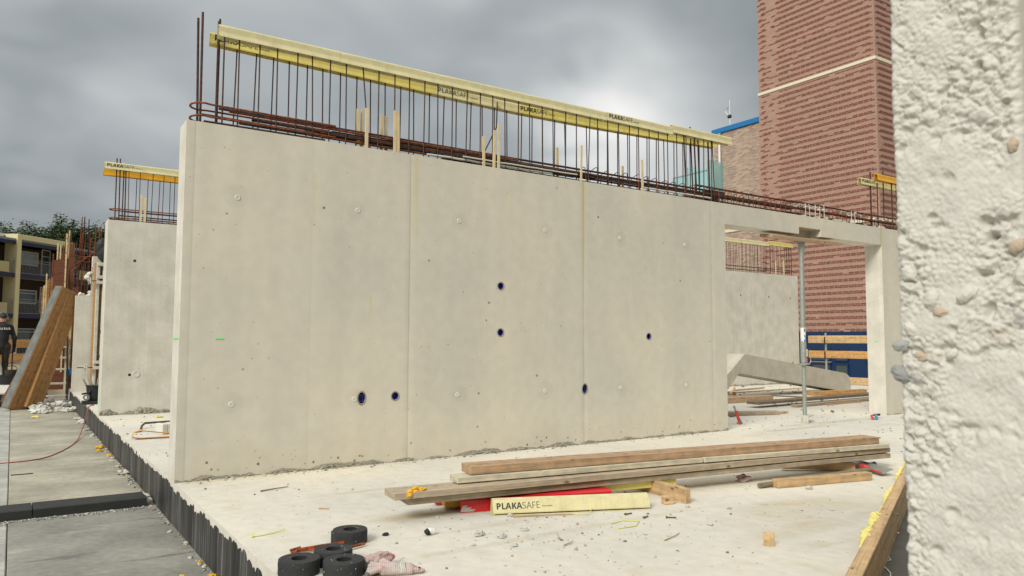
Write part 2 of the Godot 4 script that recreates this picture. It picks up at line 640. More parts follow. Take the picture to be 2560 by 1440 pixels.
	M.cable = plain(c255(150, 80, 66), 0.6)
	M.string = plain(c255(206, 206, 70), 0.7)
	M.rubble = bumpy(textured(M.concrete_tex, c255(206, 205, 196), 0.95, Vector3.ONE * 1.5), M.concrete_bump, 1.0)
	w = 128
	rgb = PackedByteArray()
	rgb.resize(w * w * 3)
	for y in w:
		for x in w:
			var k := 0.5 + 0.5 * sin(TAU * x / 16.0)
			var j := 0.92 + 0.08 * sin(TAU * y / 8.0 + (PI if (x / 8) % 2 else 0.0))
			rgb[(y * w + x) * 3] = int(224 * j); rgb[(y * w + x) * 3 + 1] = int(lerpf(186, 222, k) * j); rgb[(y * w + x) * 3 + 2] = int(lerpf(186, 218, k) * j)
	M.glove = textured(picture(w, w, rgb), c255(222, 222, 216), 0.95, Vector3.ONE * 14.0)
	M.glove_pink = textured(M.glove.albedo_texture, c255(216, 206, 200), 0.95, Vector3.ONE * 14.0)
	M.glove_dip = plain(c255(92, 92, 88), 0.8)
	M.skin = plain(c255(196, 142, 116), 0.6)
	M.cloth_black = plain(c255(34, 34, 37), 0.95)
	M.cloth_dark = plain(c255(52, 48, 40), 0.95)
	M.bark = plain(c255(84, 76, 62), 0.95)
	M.leaf = plain(Color.WHITE, 0.7)
	M.leaf.vertex_color_use_as_albedo = true
	M.leaf.backlight_enabled = true
	M.leaf.backlight = c255(70, 90, 40)
	M.chips = plain(Color.WHITE, 0.9)
	M.chips.vertex_color_use_as_albedo = true
	M.mark_pale = plain(c255(186, 214, 186), 0.8)
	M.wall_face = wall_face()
	M.slab_top = slab_face()


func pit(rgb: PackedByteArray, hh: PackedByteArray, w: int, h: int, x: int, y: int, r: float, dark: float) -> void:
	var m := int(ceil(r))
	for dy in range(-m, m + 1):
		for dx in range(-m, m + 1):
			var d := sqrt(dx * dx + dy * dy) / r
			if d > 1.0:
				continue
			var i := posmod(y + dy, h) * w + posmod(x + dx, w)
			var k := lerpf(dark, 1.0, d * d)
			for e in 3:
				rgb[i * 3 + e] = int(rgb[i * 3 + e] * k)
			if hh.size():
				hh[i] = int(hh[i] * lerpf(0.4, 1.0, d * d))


func knot(rgb: PackedByteArray, w: int, h: int, x: int, y: int, r: float) -> void:
	for dy in range(int(-r * 1.2), int(r * 1.2) + 1):
		for dx in range(int(-r * 2.4), int(r * 2.4) + 1):
			var d := sqrt(dx * dx / 4.0 + dy * dy) / r
			if d > 1.2:
				continue
			var i := (posmod(y + dy, h) * w + posmod(x + dx, w)) * 3
			var k := lerpf(0.52, 1.0, clampf(d - 0.2 + 0.12 * sin(d * 14.0), 0, 1))
			rgb[i] = int(rgb[i] * lerpf(1.0, k, 0.85)); rgb[i + 1] = int(rgb[i + 1] * k); rgb[i + 2] = int(rgb[i + 2] * k * 0.97)


# colour and relief of the main wall's face, x 0..11.5 m, y 0..2.6 m
func wall_face() -> StandardMaterial3D:
	var w := 2048
	var h := 464
	var pm := w / 11.5
	var a := bytes(w, h, 71, 0.0035, 4, 1, 1, false)
	var b := bytes(w, h, 72, 0.04, 3, 1, 1, false)
	var s := bytes(w, h, 73, 0.02, 4, 1, 40, false)
	var d := bytes(w, h, 74, 0.012, 4, 1, 3, false)
	var rgb := PackedByteArray()
	rgb.resize(w * h * 3)
	var hh := PackedByteArray()
	hh.resize(w * h)
	var joints := [[1.773, 1.0], [3.652, 0.85], [5.488, 0.6], [7.3, 0.3], [0.93, 0.25], [0.06, 0.6]]
	var jl := PackedFloat32Array()
	var jh := PackedFloat32Array()
	jl.resize(w); jh.resize(w)
	for x in w:
		var k := 0.0
		var q := 0.0
		for j in joints:
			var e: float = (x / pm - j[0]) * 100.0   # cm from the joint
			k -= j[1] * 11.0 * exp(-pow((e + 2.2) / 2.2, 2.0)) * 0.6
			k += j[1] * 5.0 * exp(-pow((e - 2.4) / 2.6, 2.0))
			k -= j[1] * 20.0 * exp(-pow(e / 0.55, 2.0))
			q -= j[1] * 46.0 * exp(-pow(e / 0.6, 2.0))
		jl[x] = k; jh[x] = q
	var xs_k := PackedFloat32Array()
	xs_k.resize(w)
	for y in h:
		var ym := 2.6 - y / pm
		for x in w:
			var i := y * w + x
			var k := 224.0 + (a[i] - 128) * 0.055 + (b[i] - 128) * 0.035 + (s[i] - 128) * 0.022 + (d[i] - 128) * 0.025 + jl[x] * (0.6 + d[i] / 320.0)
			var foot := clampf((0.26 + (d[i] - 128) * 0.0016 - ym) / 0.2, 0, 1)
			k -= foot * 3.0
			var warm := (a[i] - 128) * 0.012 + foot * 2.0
			rgb[i * 3] = int(clampf(k + warm, 0, 255)); rgb[i * 3 + 1] = int(clampf(k, 0, 255)); rgb[i * 3 + 2] = int(clampf(k - warm * 1.5 - 2.0, 0, 255))
			hh[i] = int(clampf(128 + (b[i] - 128) * 0.10 + (s[i] - 128) * 0.06 + jh[x], 0, 255))
	# rings of paler and darker cement round the tie holes
	rng.seed = 77
	for k in 12:
		var tx := (0.366 + 0.9405 * (k % 6)) * pm
		var ty := (2.6 - (2.04 if k < 6 else 0.525)) * pm
		var ox := rng.randf_range(-8, 6)
		var oy := rng.randf_range(-7, 9)
		var rr := rng.randf_range(11, 17)
		for dy in range(-22, 23):
			for dx in range(-22, 23):
				var e := sqrt(pow(dx - ox * 0.5, 2) + pow(dy - oy * 0.5, 2)) / rr
				if e < 1.0:
					var i := int(ty + dy) * w + int(tx + dx)
					if i < 0 or tx + dx < 0:
						continue
					var q := 1.0 - 0.028 * (1.0 - pow(e, 3.0)) - 0.012 * exp(-pow((e - 0.85) / 0.1, 2.0))
					for c in 3:
						rgb[i * 3 + c] = int(rgb[i * 3 + c] * q)
	# ochre runs below the laths in the joints
	for run in [[1.83, 2.56, 0.95, 0.035, 0.30], [3.655, 2.56, 1.0, 0.03, 0.55], [0.96, 2.3, 0.9, 0.012, 0.22], [1.43, 1.35, 0.25, 0.012, 0.35], [4.47, 2.52, 0.25, 0.05, 0.25], [2.8, 2.45, 0.5, 0.02, 0.12], [8.93, 2.56, 0.8, 0.03, 0.6], [5.2, 0.5, 0.4, 0.03, 0.12]]:
		var y0 := int((2.6 - run[1]) * pm)
		for dy in int(run[2] * pm):
			var f: float = 1.0 - dy / (run[2] * pm)
			var wob := (s[(y0 + dy) % h * w + int(run[0] * pm)] - 128) * 0.01
			for dx in range(-9, 10):
				var e: float = absf(dx / pm + wob * 0.01) / run[3]
				if e > 1.0:
					continue
				var i := mini(y0 + dy, h - 1) * w + int(run[0] * pm) + dx
				var k: float = run[4] * f * (1.0 - e * e) * (0.6 + b[i] / 300.0)
				rgb[i * 3] = int(rgb[i * 3] * (1.0 - 0.03 * k)); rgb[i * 3 + 1] = int(rgb[i * 3 + 1] * (1.0 - 0.10 * k)); rgb[i * 3 + 2] = int(rgb[i * 3 + 2] * (1.0 - 0.42 * k))
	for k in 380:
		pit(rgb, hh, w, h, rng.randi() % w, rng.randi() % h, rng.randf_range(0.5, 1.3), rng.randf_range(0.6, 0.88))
	for k in 26:    # bigger air holes, their inner shade painted dark into the colour
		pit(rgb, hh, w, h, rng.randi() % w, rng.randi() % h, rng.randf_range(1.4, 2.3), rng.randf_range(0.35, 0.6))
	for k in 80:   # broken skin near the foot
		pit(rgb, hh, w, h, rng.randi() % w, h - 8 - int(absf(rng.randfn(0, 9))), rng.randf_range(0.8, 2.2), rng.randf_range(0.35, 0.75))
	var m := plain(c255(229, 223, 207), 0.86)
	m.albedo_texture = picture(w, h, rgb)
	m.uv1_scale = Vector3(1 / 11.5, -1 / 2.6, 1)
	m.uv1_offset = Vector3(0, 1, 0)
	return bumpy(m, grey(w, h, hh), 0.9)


# the slab's top: x 0..12, z -6..4
func slab_face() -> StandardMaterial3D:
	var w := 2048
	var h := 1706
	var pm := w / 12.0
	var a := bytes(w, h, 81, 0.0022, 5, 1, 1, false)
	var b := bytes(w, h, 82, 0.05, 3, 1, 1, false)
	var d := bytes(w, h, 83, 0.012, 5, 1, 1, false)
	var s := bytes(w, h, 84, 0.03, 4, 1, 8, false)
	var rgb := PackedByteArray()
	rgb.resize(w * h * 3)
	for i in w * h:
		var k := 229.0 + (a[i] - 128) * 0.10 + (b[i] - 128) * 0.05 + (s[i] - 128) * 0.02 - maxf(0.0, d[i] - 185) * 0.22
		var warm := (a[i] - 128) * 0.03 + maxf(0.0, d[i] - 175) * 0.10
		rgb[i * 3] = int(clampf(k + warm * 0.5, 0, 255)); rgb[i * 3 + 1] = int(clampf(k, 0, 255)); rgb[i * 3 + 2] = int(clampf(k - warm * 1.3 - 3.0, 0, 255))
	rng.seed = 86
	var none := PackedByteArray()
	for k in 2600:   # grit and stains trodden into the surface, thicker in front of the wall and by the timber
		var x := int(rng.randf() * w)
		var z := int((6.0 + (rng.randf_range(-5.5, 4.0) if k % 3 == 0 else rng.randf_range(0.1, 3.8))) * pm)
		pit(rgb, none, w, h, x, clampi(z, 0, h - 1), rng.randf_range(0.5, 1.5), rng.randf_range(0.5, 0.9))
	# a sawn ochre line of old shuttering along the wall's foot
	for x in range(int(0.04 * pm), int(2.2 * pm)):
		for dz in range(2, 13):
			var z := int((6.02 + 0.002) * pm) + dz
			var i := z * w + x
			var k := 0.30 * (1.0 - absf(dz - 7) / 6.5) * (0.4 + s[i] / 255.0) * clampf(2.3 - x / pm, 0, 1)
			rgb[i * 3 + 1] = int(rgb[i * 3 + 1] * (1 - 0.18 * k)); rgb[i * 3 + 2] = int(rgb[i * 3 + 2] * (1 - 0.65 * k)); rgb[i * 3] = int(rgb[i * 3] * (1 - 0.05 * k))
	# scattered brown damp patches and smears, plus placed darker ones by planks and doorway
	var patches := []
	for k in 46:
		patches.append([rng.randf_range(0.2, 9.0), rng.randf_range(6.2, 9.6), rng.randf_range(0.05, 0.5), rng.randf_range(0.02, 0.12), rng.randf_range(0.015, 0.05)])
	for q in patches + [[0.98, 7.75, 0.32, 0.10, 0.10], [1.6, 8.5, 1.2, 0.05, 0.05], [3.0, 8.9, 0.8, 0.35, 0.05], [2.6, 9.15, 0.7, 0.12, 0.06], [6.6, 6.3, 0.9, 0.08, 0.10], [7.6, 6.1, 1.4, 0.1, 0.09]]:
		for dz in range(int(-q[3] * pm), int(q[3] * pm)):
			for dx in range(int(-q[2] * pm), int(q[2] * pm)):
				var e := pow(dx / (q[2] * pm), 2.0) + pow(dz / (q[3] * pm), 2.0)
				if e > 1.0:
					continue
				var i := clampi(int(q[1] * pm) + dz, 0, h - 1) * w + clampi(int(q[0] * pm) + dx, 0, w - 1)
				var k: float = q[4] * (1.0 - e) * (0.3 + d[i] / 180.0)
				rgb[i * 3] = int(rgb[i * 3] * (1 - 0.7 * k)); rgb[i * 3 + 1] = int(rgb[i * 3 + 1] * (1 - k)); rgb[i * 3 + 2] = int(rgb[i * 3 + 2] * (1 - 1.6 * k))
	var m := plain(c255(231, 226, 213), 0.9)
	m.albedo_texture = picture(w, h, rgb)
	m.uv1_scale = Vector3(1 / 12.0, 1 / 10.0, 1)
	m.uv1_offset = Vector3(0, 0.6, 0)
	return bumpy(m, grey(w, h, b), 0.3)


# ---------------------------------------------------------------- scene
func _ready() -> void:
	var cam := Camera3D.new()
	cam.name = "camera"
	cam.fov = rad_to_deg(2.0 * atan(720.0 / 1862.2))
	cam.far = 900.0
	cam.transform = Transform3D(Basis(Vector3.UP, -0.5895) * Basis(Vector3.RIGHT, 0.0696) * Basis(Vector3.BACK, 0.0041), Vector3(-0.9734, 1.0, 5.6555))
	var lens := CameraAttributesPhysical.new()
	lens.frustum_focus_distance = 6.5
	lens.frustum_focal_length = 31.0367
	lens.exposure_aperture = 8.0
	cam.attributes = lens
	add_child(cam)
	cam.current = true

	var env := Environment.new()
	env.background_mode = Environment.BG_SKY
	var sky := Sky.new()
	var pan := PanoramaSkyMaterial.new()
	pan.panorama = sky_picture()
	sky.sky_material = pan
	env.sky = sky
	env.background_energy_multiplier = 1.0
	env.tonemap_mode = Environment.TONE_MAPPER_LINEAR
	env.tonemap_exposure = 1.95
	env.sdfgi_enabled = true
	env.ssao_enabled = true
	env.ssil_enabled = true
	var we := WorldEnvironment.new()
	we.name = "sky"
	we.environment = env
	add_child(we)
	var sun := DirectionalLight3D.new()
	sun.name = "sun"
	sun.light_energy = 0.5
	sun.light_color = Color(1.0, 0.98, 0.94)
	sun.light_angular_distance = 22.0
	sun.shadow_enabled = true
	sun.look_at_from_position(Vector3(-0.74, 0.58, 0.36), Vector3.ZERO)
	add_child(sun)

	make_materials()
	ground()
	far_town()
	tower()
	second_wall()
	third_wall()
	main_wall()
	near_wall()
	doorway_things()
	timber_stack()
	slab_things()
	site_left()
	worker()


# heavy cloud with one thin bright place; values are linear
func sky_picture() -> ImageTexture:
	var w := 1024
	var h := 512
	var im := Image.create(w, h, false, Image.FORMAT_RGBF)
	var n1 := noise(3, 0.55, 5)
	var n2 := noise(9, 0.9, 3)
	for y in h:
		var el := PI * 0.5 - PI * (y + 0.5) / h
		var up := sin(el)
		for x in w:
			var az := TAU * (x + 0.5) / w
			if az > PI:
				az -= TAU
			if el < -0.05:
				im.set_pixel(x, y, Color(0.17, 0.165, 0.15))
				continue
			var d := Vector3(sin(az) * cos(el), maxf(up, 0.0), -cos(az) * cos(el))
			var p := Vector2(d.x, d.z) / (d.y + 0.22) * 1.6
			var wx := n2.get_noise_2d(p.x, p.y) * 0.5
			var c := n1.get_noise_2d(p.x + wx, p.y * 1.25 - wx)
			var l := 0.195 + 0.10 * c + 0.42 * up * up
			# the thin place and the dark bank beside it
			var da := rad_to_deg(az) - 42.0
			var de := rad_to_deg(el) - 16.5
			da += 3.0 * c
			de += 2.0 * n2.get_noise_2d(p.x * 2.0, p.y * 2.0) - da * 0.12
			var thin := exp(-pow(da / 5.4, 2.0) - pow(de / 3.6, 2.0))
			thin += 0.45 * exp(-pow((da - 1.0) / 10.0, 2.0) - pow((de + 6.0) / 4.5, 2.0))
			var bank := exp(-pow((da - 13.5) / 6.5, 2.0) - pow((de - 4.0) / 8.0, 2.0)) + 0.7 * exp(-pow((da + 2.0) / 17.0, 2.0) - pow((de - 10.0) / 5.5, 2.0))
			var low := exp(-pow((rad_to_deg(el) - 8.0) / 5.0, 2.0))
			l = l + 0.225 * thin - 0.105 * bank - 0.03 * low * (1.0 - thin)
			l = maxf(l, 0.10)
			var k := clampf((l - 0.12) / 0.32, 0.0, 1.0)
			im.set_pixel(x, y, Color(l * lerpf(0.87, 1.005, k), l * lerpf(0.985, 1.0, k), l * lerpf(1.04, 0.99, k)))
	return ImageTexture.create_from_image(im)


func ground() -> void:
	var g := Geo.new()
	g.quad_to(Vector3(-500, -0.62, 400), Vector3(500, -0.62, 400), Vector3(500, -0.62, -700), Vector3(-500, -0.62, -700), Vector3.UP)
	structure("ground", g, M.earth)

	# two sheets of dark pavement beside the slab, with a lap between them
	g = Geo.new()
	g.box(Transform3D(Basis(), Vector3(-0.472, GY - 0.15, 3.66)), Vector3(0.9465, 0.3, 9.0), 0.003)
	structure("pavement", g, M.pave)
	g = Geo.new()
	g.box(Transform3D(Basis(), Vector3(-0.472, GY - 0.15, -6.05)), Vector3(0.9465, 0.3, 10.4), 0.003)
	structure("pavement", g, M.pave_dusty)
	g = Geo.new()
	g.box(Transform3D(Basis(), Vector3(-5.45, GY - 0.162, -1.5)), Vector3(9.0, 0.3, 19.5), 0.006)
	structure("pavement", g, M.pave_pale)
	# raised rubber threshold across it, in two lengths
	for e in [[-0.80, -0.065], [-3.2, -0.806]]:
		g = Geo.new()
		var poly := PackedVector2Array([Vector2(0, 0), Vector2(0, 0.060), Vector2(-0.010, 0.066), Vector2(-0.30, 0.058), Vector2(-0.42, 0.0)])
		g.prism(Transform3D(Basis(Vector3(0, 0, 1), Vector3.UP, Vector3(-1, 0, 0)), Vector3(0, GY, -0.72)), poly, -e[1], -e[0])
		single("kerb_ramp", "low dark rubber ramp across the pavement, " + ("long length reaching to the slab edge" if e[0] > -1.0 else "further length beyond the joint, away from the slab"), "ramp", g, M.rubber)
	# mortar crumbs along the front of the ramp and the slab's foot
	crumbs("gravel", 520, 31, func(r): return Vector3(r.randf_range(-1.6, -0.05), GY + 0.004, -0.70 + absf(r.randfn(0, 0.035)) + 0.03 * r.randf()), 0.004, 0.012, [Color(0.30, 0.29, 0.26), Color(0.14, 0.14, 0.13), Color(0.42, 0.41, 0.37)])
	crumbs("gravel", 560, 32, func(r): return Vector3(-0.010 - absf(r.randfn(0, 0.022)), GY + 0.003, r.randf_range(-8.5, -0.4) if r.randf() < 0.85 else r.randf_range(-0.4, 2.6)), 0.004, 0.018, [Color(0.45, 0.44, 0.40), Color(0.30, 0.28, 0.25), Color(0.10, 0.10, 0.10), Color(0.42, 0.34, 0.2)])

	# the slab: left edge x = 0, diagonal edge at the timber
	var top := Geo.new()
	var poly := PackedVector2Array([Vector2(0, -12.0), Vector2(15.6, -12.0), Vector2(15.6, 2.40), Vector2(4.93, 2.407), Vector2(1.95, 3.777), Vector2(0.0, 4.674)])
	var idx := Geometry2D.triangulate_polygon(poly)
	for k in range(0, idx.size(), 3):
		var q := []
		for e in 3:
			q.append(poly[idx[k + e]])
		if (q[1] - q[0]).cross(q[2] - q[0]) > 0.0:
			q = [q[0], q[2], q[1]]
		top.tri(Vector3(q[0].x, 0, q[0].y), Vector3(q[1].x, 0, q[1].y), Vector3(q[2].x, 0, q[2].y), q[0], q[1], q[2])
	var slab := structure("floor_slab", top, M.slab_top)
	g = Geo.new()
	for k in poly.size():
		var a := poly[k]
		var b := poly[(k + 1) % poly.size()]
		g.quad_to(Vector3(a.x, 0, a.y), Vector3(b.x, 0, b.y), Vector3(b.x, -0.6, b.y), Vector3(a.x, -0.6, a.y), Vector3(b.y - a.y, 0, a.x - b.x))
	part("slab_edge", g, M.concrete_pale, slab)
	# bitumen painted on the edge with a brush: ragged strokes at the top
	g = Geo.new()
	var nz := noise(17, 1.0, 2)
	var nq := noise(18, 6.0, 2)
	var z := -11.2
	rng.seed = 91
	var stroke := 0.0
	var wide := 0.03
	var z0 := z
	var last := -0.06
	while z < 4.4:
		if z - z0 > wide:
			z0 = z
			wide = rng.randf_range(0.03, 0.15)
			stroke = rng.randf_range(-0.022, 0.018)
		var f := clampf((z - z0) / wide, 0, 1)
		var y := -0.030 + stroke + 0.022 * nz.get_noise_1d(z) - 0.020 * pow(absf(f * 2.0 - 1.0), 4.0) + 0.007 * nq.get_noise_1d(z * 3.0) + 0.010 * nz.get_noise_1d(z * 4.0)
		y = minf(y, -0.008)
		g.quad_to(Vector3(-0.003, last, z - 0.011), Vector3(-0.003, y, z), Vector3(-0.003, -0.5, z), Vector3(-0.003, -0.5, z - 0.011), Vector3.LEFT)
		last = y
		z += 0.011
	part("bitumen_coat", g, M.bitumen, slab)
	# second slab far beyond on the left
	g = Geo.new()
	g.span(Vector3(-9, -0.5, -22), Vector3(-0.35, -0.05, -11.75), 0.01)
	var s2 := structure("floor_slab", g, M.concrete_pale)
	g = Geo.new()
	g.span(Vector3(-9, -0.5, -11.748), Vector3(-0.35, -0.085, -11.744))
	part("bitumen_coat", g, M.bitumen, s2)
	# the sunk strip outside the diagonal edge, lined with dark sheeting
	g = Geo.new()
	var rows := []
	nz = noise(27, 5.0, 3)
	for i in 60:
		var row := PackedVector3Array()
		for k in 40:
			var u := i / 59.0
			var e := k / 39.0
			var base := Vector3(1.2, 0, 4.12).lerp(Vector3(6.2, 0, 1.80), u) + Vector3(0.42, 0, 0.908) * (0.05 + e * 1.5)
			base.y = -0.13 + 0.006 * absf(nz.get_noise_2d(u * 5.0, e * 1.5)) - 0.01
			row.append(base)
		rows.append(row)
	g.sheet(rows, false)
	var sheet := structure("ground_sheeting", g, M.sheeting)
	rng.seed = 12
	for k in 9:    # pale cracks of spilt cement on it
		var pts := []
		var e := rng.randf_range(0.02, 0.5)
		var u := rng.randf_range(0.05, 0.35)
		for q in 15:
			pts.append(Vector3(1.2, 0, 4.12).lerp(Vector3(6.2, 0, 1.80), u) + Vector3(0.42, 0, 0.908) * (0.05 + e * 1.5) + Vector3(0, -0.134, 0))
			u += rng.randf_range(0.005, 0.018)
			e = clampf(e + rng.randfn(0, 0.014), 0.005, 0.9)
		g = Geo.new()
		g.tube(pts, rng.randf_range(0.002, 0.0042), 5)
		part("cement_crack", g, M.cement_white, sheet)


# scattered grit: one object of many tiny lumps
func crumbs(base: String, count: int, sd: int, where: Callable, r0: float, r1: float, tones: Array, parent: Node = null) -> void:
	var g := Geo.new()
	g.lump(Transform3D(), Vector3(1, 0.6, 0.8), sd, 0.5, 4, 6)
	var mm := MultiMesh.new()
	mm.transform_format = MultiMesh.TRANSFORM_3D
	mm.use_colors = true
	mm.mesh = g.mesh()
	mm.instance_count = count
	var r := RandomNumberGenerator.new()
	r.seed = sd
	for k in count:
		var s := r0 + (r1 - r0) * pow(r.randf(), 3.0)
		var b := Basis.from_euler(Vector3(r.randf_range(-0.3, 0.3), r.randf() * TAU, r.randf_range(-0.3, 0.3))).scaled(Vector3.ONE * s)
		mm.set_instance_transform(k, Transform3D(b, where.call(r)))
		mm.set_instance_color(k, tones[r.randi() % tones.size()])
	var o := MultiMeshInstance3D.new()
	o.multimesh = mm
	o.material_override = M.chips
	hang(o, base, parent if parent else self)
	o.set_meta("kind", "stuff")


# ---------------------------------------------------------------- walls and reinforcement
# a vertical bar with a slight lean
func upright(g: Geo, x: float, y0: float, y1: float, z: float, r: float, lean := Vector2.ZERO) -> void:
	g.tube([Vector3(x, y0, z), Vector3(x + lean.x, y1, z + lean.y)], r, 7)


# inverted trough of plastic that caps a row of bars: length along x, base at y = 0
func cap_shape(length: float) -> Geo:
	var g := Geo.new()
	var outer := [Vector2(0.037, 0.004), Vector2(0.036, 0.010), Vector2(0.028, 0.034), Vector2(0.026, 0.045), Vector2(0.027, 0.084), Vector2(0.021, 0.095), Vector2(0.009, 0.101)]
	var poly := PackedVector2Array()
	for p in outer:
		poly.append(p)
	for k in outer.size():
		var p: Vector2 = outer[outer.size() - 1 - k]
		poly.append(Vector2(-p.x, p.y))
	var inner := [Vector2(-0.034, 0.004), Vector2(-0.024, 0.033), Vector2(-0.022, 0.09), Vector2(0.022, 0.09), Vector2(0.024, 0.033), Vector2(0.034, 0.004)]
	for p in inner:
		poly.append(p)
	g.prism(Transform3D(Basis(Vector3(0, 0, 1), Vector3.UP, Vector3(-1, 0, 0)), Vector3.ZERO), poly, -length * 0.5, length * 0.5)
	return g


# the print on a cap's side, at its left end
func print_on(parent: Node, xf: Transform3D, size := 0.042, faded := false) -> void:
	var x := 0.0
	for e in [["PLAKA", 800, size, M.ink_pale if faded else M.ink], ["SAFE", 400, size, M.ink_pale]]:
		var t := TextMesh.new()
		var f := SystemFont.new()
		f.font_names = PackedStringArray(["Droid Sans"])
		f.font_weight = e[1]
		t.font = f
		t.text = e[0]
		t.font_size = 32
		t.pixel_size = e[2] / 23.0
		t.depth = 0.0012
		t.horizontal_alignment = HORIZONTAL_ALIGNMENT_LEFT
		t.vertical_alignment = VERTICAL_ALIGNMENT_CENTER
		part("lettering", t, e[3], parent, xf * Transform3D(Basis(), Vector3(x, 0, 0)))
		x += t.get_aabb().size.x + (0.004 if e[1] == 800 else 0.02)
	var g := Geo.new()
	rng.seed = 14
	for k in 10:     # the small line after it, too fine to read
		g.box(Transform3D(Basis(Vector3.BACK, 0.5 if k % 2 else -0.3), Vector3(x + k * size * 0.17, -size * 0.18, 0)), Vector3(size * 0.09, size * rng.randf_range(0.12, 0.22), 0.001))
	part("lettering", g, M.ink_pale, parent, xf)


func cap(label: String, x0: float, x1: float, z: float, y: float, mat: Material, printed := false, group := "safety caps on the starter bars", tilt := 0.0, faded := false) -> Node3D:
	var o := thing("safety_cap", label, "safety cap", Transform3D(Basis(Vector3.BACK, tilt), Vector3((x0 + x1) * 0.5, y, z)), group)
	part("trough", cap_shape(x1 - x0), mat, o)
	if printed:
		print_on(o, Transform3D(Basis(), Vector3(-(x1 - x0) * 0.5 + 0.022, 0.058, 0.0278)), 0.046, faded)
	return o


# rough cement lip along a top or a foot: a strip of irregular relief on the face
func rough_strip(x0: float, x1: float, y0: float, y1: float, z: float, thick: float, sd: int, foot: bool) -> Geo:
	var g := Geo.new()
	var nz := noise(sd, 3.0, 4)
	var nf := noise(sd + 1, 16.0, 3)
	var rows := []
	var n := int((x1 - x0) / 0.012)
	for k in 9:
		var row := PackedVector3Array()
		var f := k / 8.0
		for i in n + 1:
			var x := x0 + (x1 - x0) * i / n
			var a := clampf(0.55 + 0.75 * nz.get_noise_1d(x), 0.02, 1.3)
			var e := clampf(0.5 + 1.0 * nf.get_noise_2d(x * 1.5, f * 0.5), 0.0, 1.2)
			if foot:
				row.append(Vector3(x, y0 + (y1 - y0) * a * (1.0 - f) , z - 0.004 + thick * a * (0.25 + 0.75 * f) * (0.35 + 0.8 * e) * (0.0 if k == 0 else 1.0)))
			else:
				row.append(Vector3(x, y0 + (y1 - y0) * a * e * sin(PI * f), z - f * TH))
		rows.append(row)
	g.sheet(rows, foot)
	return g


